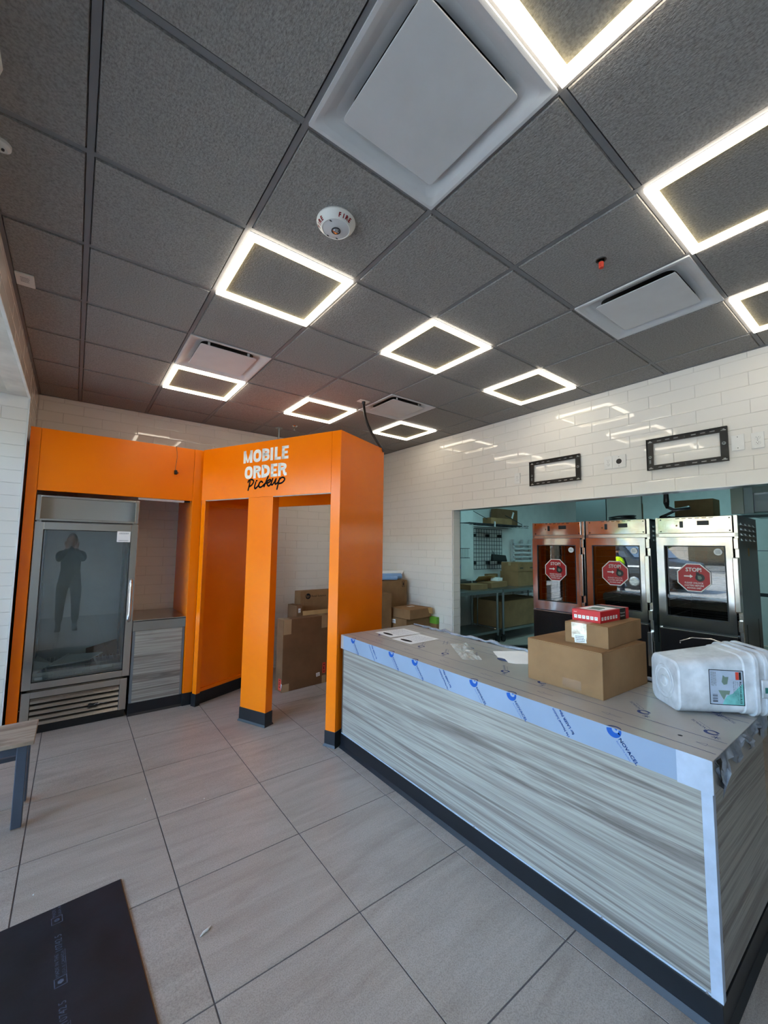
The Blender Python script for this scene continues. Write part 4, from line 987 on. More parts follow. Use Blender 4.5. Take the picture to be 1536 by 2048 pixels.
build('end_seam', B().box(-.337,-.333,-.0806,-.08,0,.29), 'card_dark', hp, local=True)
sb = carton('small dark box standing at the left end of the stack behind the portal', (2.262, 3.50, 0), .075, .22, .885, R(4), 'card_dark', tape=None)
sticker(sb, Pl((-.012,-.1105,.80), (1,0,0), (0,0,1)), .03, .05, 'paper', 2)
# by the serving wall, right of the tower
bg_ = carton('big brown box against the serving wall carrying the rolled blue plans', (3.56, 3.455, 0), .66, .35, 1.14, R(3), 'card2', tape=None)
b = B(); pl = Pl((.235,-.1756,1.045), (1,0,0), (0,0,1))
for a in ((0,.05,0,.006),(0,.05,.074,.08),(0,.006,0,.08),(.044,.05,0,.08),(.015,.035,.018,.062)): rect(b, pl, *a)
build('printed_mark', b, 'ink', bg_, local=True)
md = carton('medium box in front of the big brown box, half hidden by the orange tower', (3.16, 3.135, 0), .50, .22, 1.0, R(2), 'card2', tape=None)
s1 = carton('flat cardboard box with tucked lid, topmost of the pile by the serving wall', (3.69, 2.962, .688), .415, .35, .122, R(6), 'card', tape=None, seam='y')
sticker(s1, Pl((.0,.03,.1226), (1,0,0), (0,1,0)), .11, .06, 'paper', 2)
build('front_tuck', B().hull([(.16,-.178,.05),(.2,-.178,.04),(.205,-.178,.12),(.13,-.178,.122)], [(.165,-.21,.045),(.205,-.205,.04),(.21,-.19,.118),(.14,-.186,.121)]), 'card_pale', s1, local=True)
s2_ = carton('shallow cardboard box with a white sticker, second in the pile by the serving wall', (3.685, 3.005, .558), .43, .36, .128, R(4), 'card2', tape=None)
sticker(s2_, Pl((-.2208,.09,.055), (0,-1,0), (0,0,1)), .07, .05, 'paper', 2)
s3 = carton('wide cardboard box with a dark wrapped side under the pile by the serving wall', (3.685, 3.02, 0), .43, .40, .556, R(2), 'card', tape=None)
s4 = carton('box with a bright green label squeezed between the pile and the wall', (3.945, 2.84, .40), .05, .24, .285, R(0), 'card2', tape=None, flaps=False)
build('green_label', B().box(-.0252,.0252,-.1208,-.119,.20,.2855).box(-.0258,-.0248,-.12,.08,.20,.2855).box(-.0252,.0252,-.12,.08,.285,.2862), 'green', s4, local=True)
s5 = carton('dark low box under the green labelled one', (3.943, 2.84, 0), .055, .26, .398, 0, 'card_dark', tape=None)

# rolled drawings on the big box
def roll(label, a, c, r, mat='blue_paper', flare=False):
    t = thing('rolled_plan', label, 'paper roll', a, 0, None); a, c = Vector(a), Vector(c); ax = (c-a).normalized(); u_ = ax.orthogonal().normalized(); w_ = ax.cross(u_)
    b = B(); k = 64; vs1 = []
    for i in range(k+1):
        th = 2*math.pi*2.6*i/k; rr = r*(1 - .38*i/k)
        d = (u_*math.cos(th) + w_*math.sin(th))*rr; vs1 += [a + d, c + d]
    b.mesh(vs1, [(2*i, 2*i+2, 2*i+3, 2*i+1) for i in range(k)]); build('spiral_sheet', b, mat, t, smooth=60)
    return t
roll('thin rolled blue drawing in front on top of the big brown box', (3.70,3.29,1.172), (3.10,3.40,1.190), .031)
r2 = roll('thicker rolled blue drawing lying behind the thin one on the big box', (3.86,3.40,1.188), (3.14,3.50,1.190), .046)
b = B(); vs1 = []
for i in range(9):
    t = i/8; vs1 += [(3.84+.135*t, 3.44+.02*t, 1.145+.02*t+.10*t*t), (3.16, 3.56, 1.16+.10*t*t)]
b.mesh(vs1, [(2*i, 2*i+2, 2*i+3, 2*i+1) for i in range(8)]); build('loose_sheet', b, 'paper', r2, smooth=60)

# ------------------------------------------------------------------ wall fittings above the opening
def mount(label, yc, zc, w, h):
    t = thing('screen_mount', label, 'tv mount', (XR-.0085, yc, zc), 0, 'black screen mounts over the opening')
    pl = Pl((-.012,0,0), (0,-1,0), (0,0,1)); e = .05; hs = [(-w/2+e, w/2-e, -h/2+.042, h/2-.040)]
    for s in (-1, 1):
        zc_ = s*(h/2-.020)
        for k in range(7):
            if k == 3: hs.append((-.0015,.0015,zc_-.010,zc_+.010)); continue
            x = (k-3)*(w-.13)/7; hs.append((x-.017, x+.017, zc_-.004, zc_+.004))
        for q in (-1, 1): hs.append((q*(w/2-.027)-.017, q*(w/2-.027)+.017, zc_-.009, zc_-.001)); hs.append((q*(w/2-.027)-.008, q*(w/2-.027)+.008, zc_-.001, zc_+.007))
    build('back_frame', plate(B(), pl, (-1,0,0), .004, -w/2, w/2, -h/2, h/2, hs), 'black_metal', t, local=True)
    lips = B().box(-.032,-.012,-w/2,w/2,h/2-.003,h/2).box(-.028,-.012,-w/2,w/2,-h/2,-h/2+.003)
    for q in (-1, 1): lips.box(-.026,-.012, q*(w/2-.0015)-.0015, q*(w/2-.0015)+.0015, -h/2, h/2)
    build('folded_lip', lips, 'black_metal', t, local=True)
    build('spacer', B().box(-.012,.0,-w/2+.004,w/2-.004,h/2-.01,h/2-.004).box(-.012,.0,-w/2+.004,w/2-.004,-h/2+.004,-h/2+.010), 'black_metal', t, local=True)
    build('lag_washer', B().cyl((-.016,-w/2+.026,.006),(-.020,-w/2+.026,.006),.013,.012,18), 'zinc', t, local=True)
    build('lag_washer', B().cyl((-.016,w/2-.026,-.02),(-.020,w/2-.026,-.02),.012,.011,18), 'zinc', t, local=True)
    build('bolt_head', B().cyl((-.020,-w/2+.026,.006),(-.026,-w/2+.026,.006),.006,.006,6).cyl((-.020,w/2-.026,-.02),(-.026,w/2-.026,-.02),.006,.006,6), 'dark_steel', t, local=True)
    build('spirit_level', B().box(-.0185,-.016,w/2-.032,w/2-.018,-.075,-.045), 'grey_ink', t, local=True)
    return t
mount('black slotted screen mount nearer the orange tower', 1.036, 2.415, .56, .262)
mount('black slotted screen mount at the right, beside the blank plate', -.106, 2.425, .555, .268)
def outlet(label, yc, zc, kind='duplex', w=.072, h=.118):
    t = thing('wall_outlet', label, 'outlet', (XR-.008, yc, zc)); pl = Pl((-.0065,0,0), (0,-1,0), (0,0,1))
    build('cover_plate', B().box(-.006,0,-w/2,w/2,-h/2,h/2), 'white', t, bevel=.002, local=True)
    if kind == 'duplex':
        for s in (-1, 1):
            f = B(); f.hull([(-.006,.017*math.cos(2*math.pi*i/18), s*.0195+.0145*math.sin(2*math.pi*i/18)) for i in range(18)], [(-.0085,.016*math.cos(2*math.pi*i/18), s*.0195+.0135*math.sin(2*math.pi*i/18)) for i in range(18)])
            rc = build('receptacle', f, 'white', t, local=True); g = B(); p2 = Pl((-.0089,0,s*.0195), (0,-1,0), (0,0,1))
            rect(g, p2, -.0075, -.0055, -.001, .007); rect(g, p2, .0055, .0075, .0, .007); disc(g, p2, 0, -.006, .0025, 10); build('slots', g, 'black', rc, local=True)
        build('screw', B().cyl((-.006,0,0),(-.0085,0,0),.0028,.0028,8), 'chrome', t, local=True)
    elif kind == 'hole':
        build('cable_hole', disc(B(), pl, 0, 0, .024, 24), 'black', t, local=True)
        for s in (-1, 1): build('screw', B().cyl((-.006,0,s*.042),(-.008,0,s*.042),.0028,.0028,8), 'chrome', t, local=True)
    else:
        for s in (-1, 1): build('screw', B().cyl((-.006,0,s*.042),(-.008,0,s*.042),.003,.003,8), 'chrome', t, local=True)
    return t
outlet('white duplex outlet nearest the orange tower, left of the first screen mount', 1.483, 2.392)
outlet('white duplex outlet between the two screen mounts', .50, 2.416)
outlet('white cover plate with a round black cable hole between the screen mounts', .405, 2.415, 'hole', .116)
outlet('blank white cover plate just right of the second screen mount', -.436, 2.422, 'blank', .076)
outlet('white duplex outlet farthest right, at the picture edge', -.548, 2.418)

# ------------------------------------------------------------------ bench, mat, floor scrap
bn = thing('bench', 'low bench with a brown wood-grain seat and grey-blue square legs', 'bench', (-.45, 2.105, 0))
build('seat', B().box(-1.02, -.07, 1.925, 2.288, .450, .474), 'bench_wood', bn, bevel=.004)
for x in (-.122, -.97):
    for y in (1.960, 2.255):
        lg = build('leg', B().box(x-.024, x+.024, y-.026, y+.026, .006, .450), 'leg_blue', bn, bevel=.004); build('foot_glide', B().box(x-.022, x+.022, y-.024, y+.024, 0, .007), 'chrome', lg)
build('rail', B().box(-.95, -.146, 1.948, 1.972, .405, .45), 'leg_blue', bn); build('rail', B().box(-.95, -.146, 2.243, 2.267, .405, .45), 'leg_blue', bn)
build('rail', B().box(-.95, -.146, 2.243, 2.267, .26, .285), 'leg_blue', bn); build('cross_rail', B().box(-.134, -.11, 1.985, 2.23, .41, .45), 'leg_blue', bn)

mt = thing('floor_mat', 'black rubber floor mat with faded grey print lying on the tiles', 'mat', (.318, 1.187, 0), R(-86.6))
ln, wd = 1.25, .92                                 # local x runs towards the camera, local y to the right of the photo
build('rubber_sheet', B().box(0, ln, -wd, 0, 0, .006), 'rubber_mat', mt, bevel=.002, local=True)
build('edge_strip', B().box(0, ln, 0, .0035, 0, .004), 'mat_edge', mt, local=True)
for off, full in ((-.14,0),(.18,1),(.50,1),(.82,1)):
    b = B()
    pl = Pl((off+.245, -.248, .0066), (-1,0,0), (0,-1,0))
    # reading direction runs away from the camera, the lines stack to the right
    for a in ((0,.042,-.026,-.023),(0,.042,.010,.013),(0,.003,-.026,.013),(.039,.042,-.026,.013)): rect(b, pl, *a)
    disc(b, pl, .021, -.0065, .010, 6)
    L = min(.24, off+.243)
    if L > .15:
        text(b, 'MADE IN THE', pl, .017, .046, -.004, width=.11); text(b, 'USA & CANADA', pl, .014, .046, -.022, width=.115); rect(b, pl, .044, .165, -.026, -.0245)
        text(b, '10742 5', pl, .032, .168, -.018, width=.085)
    else: text(b, 'MADE I', pl, .017, .046, -.004, width=.055); text(b, 'USA &', pl, .014, .046, -.022, width=.055)
    build('faded_print', b, 'mat_print', mt, local=True)
ss = build('floor_scrap', B().tube([(.555,.655,.003),(.570,.665,.004),(.585,.668,.005),(.602,.680,.003)], [.002,.005,.005,.0015], 6), 'white'); tag(ss, 'thin curled white scrap lying on the floor tile near the mat', 'scrap')
for i, (x, y, lb) in enumerate(((.80,1.62,'tiny white chip on the tile before the portal post'),(-.008,1.32,'tiny white crumb on the tile beyond the mat'),(.50,1.83,'small curled wood shaving on the tile in front of the cooler'))):
    c = build('floor_crumb', B().lathe([(.001,0),(.004,.001),(.003,.004),(.001,.005)], (x,y,0), 7), 'white'); tag(c, lb, 'crumb')

# ------------------------------------------------------------------ kitchen behind the opening
def cabinet(label):
    """tall stainless holding cabinet, front face at local x=0 looking towards -x"""
    t = thing('holding_cabinet', label, 'oven', (0,0,0), 0, 'stainless holding cabinets'); W = .335
    build('shell', B().box(.03, .90, -W, -W+.02, .14, 1.95).box(.03, .90, W-.02, W, .14, 1.95).box(.88, .90, -W, W, .14, 1.95).box(.03, .90, -W, W, 1.93, 1.95).box(.03, .88, -W, W, .14, .16).box(.03, .88, -W, W, .80, .83), 'grey_enamel', t, local=True)
    build('front_frame', B().box(.0, .03, -W, -W+.03, .14, 1.95).box(.0, .03, W-.03, W, .14, 1.95).box(.0, .03, -W, W, 1.745, 1.785), 'steel_v', t, bevel=.002, local=True)
    cp = build('control_panel', B().box(-.022, .03, -W+.035, W-.028, 1.785, 1.945), 'mirror_steel', t, bevel=.003, local=True); pl = Pl((-.0226,0,0), (0,-1,0), (0,0,1))
    build('display', rect(B(), pl, .03, .125, 1.86, 1.905), 'black', cp, local=True); build('rocker_switch', rect(B(), pl, -.115, -.085, 1.84, 1.905), 'black', cp, local=True); b = B()
    for i in range(6): rect(b, pl, -.15+i*.055, -.115+i*.055, 1.930, 1.936)
    for x in (-.28, .28):
        for z in (1.805, 1.925): build('screw', disc(B(), pl, x, z, .007, 10), 'black', cp, local=True)
    tag(build('vent_slots', b, 'black', cp, local=True), kind='stuff'); build('knob', disc(B(), pl, -.14, 1.862, .009, 14), 'card', cp, local=True)
    dr = build('door', plate(B(), Pl((-.004,0,0), (0,-1,0), (0,0,1)), (-1,0,0), .028, -W+.012, W-.04, .835, 1.742, [(-.258,.242,.945,1.66)]), 'mirror_steel', t, bevel=.003, local=True)
    build('glass', B().quad((-.022,.258,.945),(-.022,-.242,.945),(-.022,-.242,1.66),(-.022,.258,1.66)), 'oven_glass', dr, local=True)
    g = B()
    for a in ((-.258,-.247,.945,1.66),(.231,.242,.945,1.66),(-.247,.231,.945,.956),(-.247,.231,1.649,1.66)): plate(g, Pl((-.030,0,0), (0,-1,0), (0,0,1)), (-1,0,0), .004, *a, [])
    build('window_gasket', g, 'black', dr, local=True)
    ld = build('lower_door', B().box(-.032, -.004, -W+.04, W-.012, .17, .815), 'brown_steel', t, bevel=.003, local=True)
    build('lower_door_edge', B().box(-.034, -.003, -W+.04, W-.012, .815, .824), 'steel', ld, local=True)
    for za, zb in ((1.05, 1.55), (.40, .75)): build('handle', B().box(-.075, -.030, -W-.002, -W+.042, za, zb), 'steel_v', t, bevel=.006, local=True)
    for z in (1.68, .92, .70): build('hinge', B().box(-.045, .0, -W-.004, -W+.03, z-.05, z+.05), 'steel_v', t, bevel=.003, local=True)
    r = B()
    for i in range(9):
        z = .93 + i*.085
        for y in (-.26, .26): r.tube([(.08,y,z),(.84,y,z)], .004, 5)
        for x in (.08,.3,.5,.7): r.tube([(x,-.26,z),(x,.26,z)], .003, 5)
    for y in (-.26,.26):
        for x in (.08,.84): r.tube([(x,y,.84),(x,y,1.72)], .005, 5)
    build('wire_racks', r, 'dark_steel', t, local=True); build('inner_liner', B().box(.05,.87,-W+.021,-W+.026,.84,1.74).box(.05,.87,W-.026,W-.021,.84,1.74).box(.865,.875,-W+.02,W-.02,.84,1.74), 'brown_steel', t, local=True)
    lv = B()
    for i in range(4):
        for j in range(4): x, z = .10+i*.2, 1.86-j*.05; lv.hull([(x,-W-.001,z),(x+.11,-W-.001,z),(x+.11,-W-.001,z+.02),(x,-W-.001,z+.02)], [(x,-W-.016,z),(x+.11,-W-.016,z),(x+.11,-W-.002,z+.022),(x,-W-.002,z+.022)])
    build('side_louvers', lv, 'zinc', t, local=True); build('side_label', B().box(.40,.46,-W-.001,-W,1.56,1.64), 'card_pale', t, local=True)
    for x in (.14, .70): build('side_slot', B().box(x, x+.03, -W-.0015, -W, .62, .92), 'black', t, local=True)
    for x in (.10, .80):
        for y in (-.27, .27):
            cs = build('caster', B().cyl((x,y-.016,.062),(x,y+.016,.062),.062,.062,18), 'black', t, local=True); build('caster_fork', B().box(x-.03, x+.03, y-.028, y+.028, .115, .14).box(x-.02, x+.02, y-.026, y-.02, .05, .12).box(x-.02, x+.02, y+.02, y+.026, .05, .12), 'zinc', cs, local=True)
    # warning sign and round sticker on the glass
    pl = Pl((-.0345,.015,1.345), (0,-1,0), (0,0,1)); o8 = lambda r: [pl(r*math.cos(R(22.5+45*i)), r*math.sin(R(22.5+45*i))) for i in range(8)]
    sgn = build('stop_sign', B().quad(*o8(.148)), 'white_ink', t, local=True); pl.o = pl.o + Vector((-.0004,0,0)); build('red_face', B().quad(*o8(.138)), 'sign_red', sgn, local=True)
    pl.o = pl.o + Vector((-.0004,0,0)); b = B(); text(b, 'STOP!', pl, .052, 0, .060, width=.125, align='c', bold=.0022)
    build('sign_arrow', B().quad(pl(-.08,.006), pl(-.03,.006), pl(-.03,-.006), pl(-.006,.012), pl(-.03,.030), pl(-.03,.018), pl(-.08,.018)), 'white_ink', sgn, local=True)
    build('sign_lettering', b, 'white_ink', sgn, local=True)
    for i, s_ in enumerate(('PLEASE UNLOCK', 'CASTERS BEFORE', 'MOVING UNIT')):
        b = B(); text(b, s_, pl, .023, 0, -.060-i*.025, width=(.150,.155,.115)[i], align='c', bold=.0006); build('sign_lettering', b, 'white_ink', sgn, local=True)
    b = B(); disc(b, pl, .05, .002, .038, 22); b.quad(pl(.018,.002), pl(.05,.002), pl(.045,.052), pl(.020,.055)); build('caster_picture', b, 'black', sgn, local=True)
    pl.o = pl.o + Vector((-.0004,0,0)); b = B(); disc(b, pl, .048, .0, .017, 16); b.quad(pl(.030,.012), pl(.06,.012), pl(.055,.020), pl(.030,.022)); build('caster_hub', b, 'grey_print', sgn, local=True)
    pr = Pl((-.0345,-.185,1.60), (0,-1,0), (0,0,1)); st = build('round_sticker', disc(B(), pr, 0, 0, .033, 22), 'paper', t, local=True)
    pr.o = pr.o + Vector((-.0004,0,0)); build('print', blur_lines(B(), pr, -.02, .02, -.016, .02, 4), 'grey_ink', st, local=True)
    return t
k0 = cabinet('stainless holding cabinet farthest left, next to the steel worktables'); k0.location = (4.97, 1.600, 0); k0.rotation_euler.z = R(5)
dup(k0, (4.975, .886, 0), R(4.4), 'middle stainless holding cabinet of the three behind the opening')
dup(k0, (4.97, .145, 0), R(2.5), 'stainless holding cabinet farthest right, its grey louvered side in view')

def worktable(label, x0, x1, y0, y1):
    t = thing('work_table', label, 'table', ((x0+x1)/2, (y0+y1)/2, 0)); z = .90
    build('top', B().box(x0, x1, y0, y1, z-.02, z).box(x0, x1, y0-.004, y0+.01, z-.05, z).box(x0, x1, y1-.02, y1, z, z+.10), 'zinc', t, bevel=.003)
    build('undershelf', B().box(x0+.03, x1-.03, y0+.05, y1-.05, .20, .215).box(x0+.03, x1-.03, y0+.046, y0+.056, .175, .215), 'zinc', t)
    for x in (x0+.06, x1-.06):
        for y in (y0+.06, y1-.08):
            lg = build('leg', B().cyl((x,y,.12),(x,y,z-.02),.02,.02,12), 'zinc', t, smooth=40)
            build('caster', B().cyl((x-.0,y-.016,.055),(x+.0,y+.016,.055),.055,.055,16).box(x-.02,x+.02,y-.022,y+.022,.08,.125), 'black', lg)
    return t
worktable('stainless worktable on the left behind the opening, three boxes on top', 4.72, 5.99, 3.22, 3.92)
worktable('stainless worktable on the right, a large box on its lower shelf', 6.03, 7.75, 3.22, 3.92)
carton('large brown box on the lower shelf of the right worktable', (6.70, 3.62, .216), 1.25, .62, .46, 0, 'card2', tape=None)
carton('small flat closed box at the front of the left worktable', (5.62, 3.55, .90), .40, .30, .085, R(-5), 'card', tape=None)
ob = carton('flat box with its lid propped open on the kitchen worktables', (6.26, 3.64, .90), .58, .30, .10, R(8), 'card', tape=None, flaps=False)
build('open_lid', B().hull([(-.30,.18,.10),(.30,.18,.10),(.30,.186,.10),(-.30,.186,.10)], [(-.42,.02,.20),(.18,.02,.20),(.18,.026,.204),(-.42,.026,.204)]), 'card_pale', ob, local=True)
build('white_sheet', B().hull([(.1,-.05,.10),(.28,-.05,.10),(.28,.1,.10),(.1,.1,.10)], [(.12,-.05,.15),(.29,-.05,.155),(.29,.1,.16),(.12,.1,.15)]), 'paper', ob, local=True)
carton('taller cardboard box standing on the right worktable under a smaller one', (7.00, 3.62, .90), .60, .38, .275, R(5), 'card', tape=None)
bx = carton('cardboard box with dark handle slots stacked on the taller one in the kitchen', (6.99, 3.60, 1.176), .58, .36, .17, R(4), 'card', tape='tape')
for x in (-.22, .14): build('handle_slot', B().box(x, x+.11, -.1815, -.18, .055, .075), 'black', bx, local=True)
carton('small box half hidden behind the taller box on the kitchen worktable', (6.50, 3.855, .90), .30, .08, .22, 0, 'card2', tape=None)
bc = thing('black_apron', 'black folded cloth hanging from the wire grid on the kitchen wall', 'cloth', (6.80, 3.88, 1.35))
build('cloth', B().hull([(6.57,3.86,1.36),(7.03,3.86,1.345),(7.05,3.93,1.345),(6.57,3.93,1.36)], [(6.58,3.88,1.50),(7.00,3.88,1.475),(7.04,3.92,1.46),(6.58,3.92,1.50)]), 'black', bc, bevel=.015)
build('hanging_loop', B().tube([(6.65,3.90,1.49),(6.70,3.97,1.56),(6.75,4.0,1.50)], .004, 5), 'black', bc)

def wire_grid(label, x0, x1, z0, z1, y, nx, nz):
    t = thing('wall_grid', label, 'wire rack', ((x0+x1)/2, y, z0)); b = B()
    for i in range(nx+1): x = x0+(x1-x0)*i/nx; b.tube([(x,y,z0),(x,y,z1)], .0045, 5)
    for i in range(nz+1): z = z0+(z1-z0)*i/nz; b.tube([(x0,y-.006,z),(x1,y-.006,z)], .006, 5)
    build('wire_mesh', b, 'dark_steel', t)
    for x in (x0+.02, (x0+x1)/2, x1-.06):
        for z in (z0+.12, z1-.13): build('bracket', B().box(x-.02,x+.02,y-.03,4.08,z-.03,z+.03), 'black', t)
    return t
wire_grid('black wire grid on the kitchen wall right of the white column', 6.20, 7.07, 1.20, 1.985, 4.03, 11, 10)
wire_grid('black wire grid on the kitchen wall left of the white column, seen at the jamb', 5.10, 5.66, 1.15, 2.03, 4.03, 7, 11)
bs = thing('wire_basket', 'small wire basket hooked in front of the white kitchen column', 'basket', (5.72, 3.80, 1.4)); b = B()
for z in (1.43, 1.60): b.tube([(5.42,3.98,z),(5.42,3.78,z),(5.80,3.78,z),(5.80,3.98,z)], .005, 5)
for x in (5.45,5.5,5.55,5.6,5.65,5.7,5.75): b.tube([(x,3.78,1.60),(x,3.78,1.43),(x,3.98,1.43)], .003, 5)
build('wire_frame', b, 'dark_steel', bs); build('hook', B().tube([(5.42,3.98,1.60),(5.42,4.02,1.62),(5.42,4.03,1.58)], .005, 5), 'dark_steel', bs)
bl = thing('blue_gloves', 'blue cloth hanging beside the wire basket at the opening jamb', 'cloth', (5.44, 3.74, 1.3))
build('cloth', B().hull([(5.40,3.72,1.26),(5.50,3.72,1.24),(5.50,3.76,1.24),(5.40,3.76,1.26)], [(5.41,3.73,1.60),(5.46,3.73,1.60),(5.46,3.76,1.60),(5.41,3.76,1.60)]), 'blue_ink', bl, bevel=.01)
build('peg', B().tube([(5.435,3.75,1.59),(5.435,3.78,1.62)], .006, 5), 'dark_steel', bl)
def wire_shelf(label, x0, x1, y0, y1, z, hang):
    t = thing('hanging_shelf', label, 'wire shelf', ((x0+x1)/2, (y0+y1)/2, z)); b = B()
    for i in range(40): x = x0+(x1-x0)*i/39; b.tube([(x,y0,z),(x,y1,z)], .003, 4)
    for y in (y0, (y0+y1)/2, y1): b.tube([(x0,y,z),(x1,y,z)], .006, 5)
    for y in (y0, y1): b.tube([(x0,y,z-.04),(x1,y,z-.04)], .004, 5)
    zz = [(x0+(x1-x0)*i/30, y0, z - (.04 if i % 2 else 0)) for i in range(31)]; b.tube(zz, .003, 4); build('wire_deck', b, 'dark_steel', t)
    for x in (x0+.02, x1-.02) if not hang else ((x0*.6+x1*.4), x1-.2):
        if hang: build('stay_rod', B().tube([(x,y0,z+.02),(x-.38,y1+.02,z+.35)], .006, 6), 'dark_steel', t); build('rod_clip', B().box(x-.012,x+.012,y0-.012,y0+.012,z-.05,z+.05), 'offwhite', t)
        else:
            for y in (y0, y1): build('post', B().cyl((x,y,0),(x,y,2.11),.0125,.0125,8), 'dark_steel', t)
    return t
wire_shelf('wire shelf on stay rods high on the kitchen wall with two boxes', 5.60, 7.40, 3.62, 4.02, 2.06, True)
carton('flat box on the high wire shelf in the kitchen', (6.55, 3.73, 2.068), .64, .20, .115, 0, 'card', tape=None)
bb = carton('tall dark box standing on the high wire shelf in the kitchen', (7.05, 3.935, 2.068), .70, .14, .33, R(1), 'card_dark', tape=None)
build('tape_strip', B().obox((.18,-.0715,.22), (.05,.002,.14), ry=R(25)), 'paper', bb, local=True)
tr = thing('tray_rack', 'white slotted tray rack standing behind the kitchen worktables', 'rack', (7.9, 3.9, 0)); b = B()
for x in (7.42, 7.75, 8.05, 8.45): b.box(x-.02, x+.02, 3.98, 4.04, .05, 1.80)
build('uprights', b, 'offwhite', tr)
for i in range(15): build('runner', B().box(7.40, 8.47, 3.94, 4.0, .45+i*.088, .485+i*.088), 'offwhite', tr)
for x in (7.42, 8.45): build('foot', B().box(x-.03,x+.03,3.90,4.06,0,.05), 'black', tr)

# things above and behind the cabinets
hd = thing('exhaust_duct', 'bright stainless duct box hanging above the middle cabinet', 'duct', (6.9, 1.75, 2.0))
build('duct_body', B().box(6.6, 7.3, 1.72, 2.2, 2.0, 3.1), 'zinc', hd); build('duct_front', B().box(6.55, 6.6, 1.20, 1.70, 2.02, 3.1), 'mirror_steel', hd, bevel=.01); build('flange', B().box(6.54,7.31,1.70,1.73,2.0,3.1), 'zinc', hd)
hd2 = thing('exhaust_hood', 'grey stainless extractor hood panels above the right cabinet', 'hood', (7.4, .2, 2.1))
build('hood_front', B().box(7.0, 7.05, .165, .295, 2.1, 3.0), 'steel_v', hd2); build('hood_panel', B().box(7.0, 7.05, .07, .160, 2.1, 3.0), 'zinc', hd2); build('hood_body', B().box(7.05, 8.6, -1.6, .29, 2.12, 3.0), 'zinc', hd2); build('hood_panel', B().box(6.97, 7.04, -1.6, .065, 2.36, 3.0), 'mirror_steel', hd2)
xb = carton('brown box high on the wire shelf behind the right cabinet', (7.25, .74, 2.09), .3, .46, .25, 0, 'card2', tape=None)
su_ = wire_shelf('tall black wire shelving unit behind the right cabinet', 6.95, 7.45, -1.5, 1.0, 2.075, False); b = B()
for z in (1.62, 1.05):
    for i in range(12): x = 6.95+.5*i/11; b.tube([(x,-1.5,z),(x,1.0,z)], .004, 4)
    for y in (-1.5,-.6,.2,1.0): b.tube([(6.95,y,z),(7.45,y,z)], .006, 5)
build('lower_decks', b, 'dark_steel', su_)
carton('brown box on the lower wire shelf behind the right cabinet', (7.2, -.38, 1.63), .4, .5, .32, 0, 'card2', tape=None)
carton('brown box on the floor under the wire shelving behind the right cabinet', (7.2, -.40, .0), .4, .5, .7, 0, 'card2', tape=None)
pw = thing('power_cable', 'thick black power cable dropping from the lintel onto the right cabinet', 'cable', (4.20, .18, 2.1))
build('strain_boot', B().cyl((4.30,.155,2.12),(4.30,.155,2.04),.02,.024,12).cyl((4.30,.155,2.04),(4.32,.155,1.99),.024,.012,12), 'black', pw)
build('cable_loop', B().tube([(4.32,.155,2.0),(4.45,.15,1.985),(4.9,.16,2.03),(5.1,.22,2.06),(5.15,.32,2.05),(5.1,.42,1.99),(5.05,.46,1.965),(5.2,.40,1.962),(5.3,.2,1.965)], .014, 8), 'black', pw, smooth=60)
build('drop', B().cyl((4.30,.155,3.05),(4.30,.155,2.1),.014,.014,8), 'black', pw)
cc = build('coiled_cable', B().tube([(5.25+.12*math.cos(a), .93+.14*math.sin(a), 1.962+.004*a) for a in (2*math.pi*i/14 for i in range(30))], .010, 6), 'black', smooth=60); tag(cc, 'black coiled cable lying on top of the middle cabinet', 'cable')
fp = thing('floor_cable', 'black hose lying on the kitchen floor under the worktables', 'hose', (6.0, 2.9, 0))
build('hose', B().tube([(5.2,3.0,.03),(5.7,2.9,.03),(6.1,2.7,.03),(6.5,2.75,.03),(7.0,2.6,.03)], .03, 8), 'black', fp, smooth=60); build('coupling', B().cyl((6.08,2.70,.03),(6.2,2.70,.03),.045,.045,12), 'black', fp)
for i, (x, y) in enumerate(((5.7, 2.3), (7.9, 1.2), (8.0, -1.2))):  # unseen panels added to brighten the kitchen with cyan light
    l = thing('kitchen_light', ['recessed troffer in the kitchen ceiling near the worktables','recessed troffer in the kitchen ceiling beyond the duct','recessed troffer in the kitchen ceiling above the extractor hood'][i], 'ceiling light', (x, y, H))
    build('lens', B().box(-.28,.28,-.58,.58,-.004,.004), 'kitchen_lamp', l, local=True); build('frame', B().box(-.30,.30,-.61,-.58,-.008,.004).box(-.30,.30,.58,.61,-.008,.004).box(-.30,-.28,-.58,.58,-.008,.004).box(.28,.30,-.58,.58,-.008,.004), 'white', l, local=True)

# ------------------------------------------------------------------ outside, seen in the cabinet doors
struct('ground', B().box(-60, -1.62, -50, 60, -.2, -.06), 'asphalt')
struct('pavement', B().box(-3.2, -1.62, -12, 14, -.06, -.02), 'plaster')
bd_ = thing('brick_building', 'tan and brick building across the parking lot', 'building', (-34, 6, -.06))
build('brick_wall', B().box(-40, -34, -30, 40, -.06, 3.0), 'brick', bd_); build('parapet', B().box(-40.1, -33.9, -30, 40, 3.0, 5.4), 'stucco', bd_); build('coping', B().box(-40.2,-33.8,-30,40,5.4,5.6), 'white', bd_)
for y in (-20,-12,-4,4,12,20,28): build('shop_window', B().box(-34,-33.95,y,y+4,.4,2.5), 'dark_glass', bd_)
vn = thing('delivery_van', 'dark grey delivery van parked outside', 'van', (-10.9, 5.7, -.06), R(-84))
prof = [(-2.7,.45),(2.6,.45),(2.75,.8),(2.65,1.15),(1.75,1.30),(1.15,2.05),(.7,2.32),(-2.55,2.36),(-2.75,2.2)]
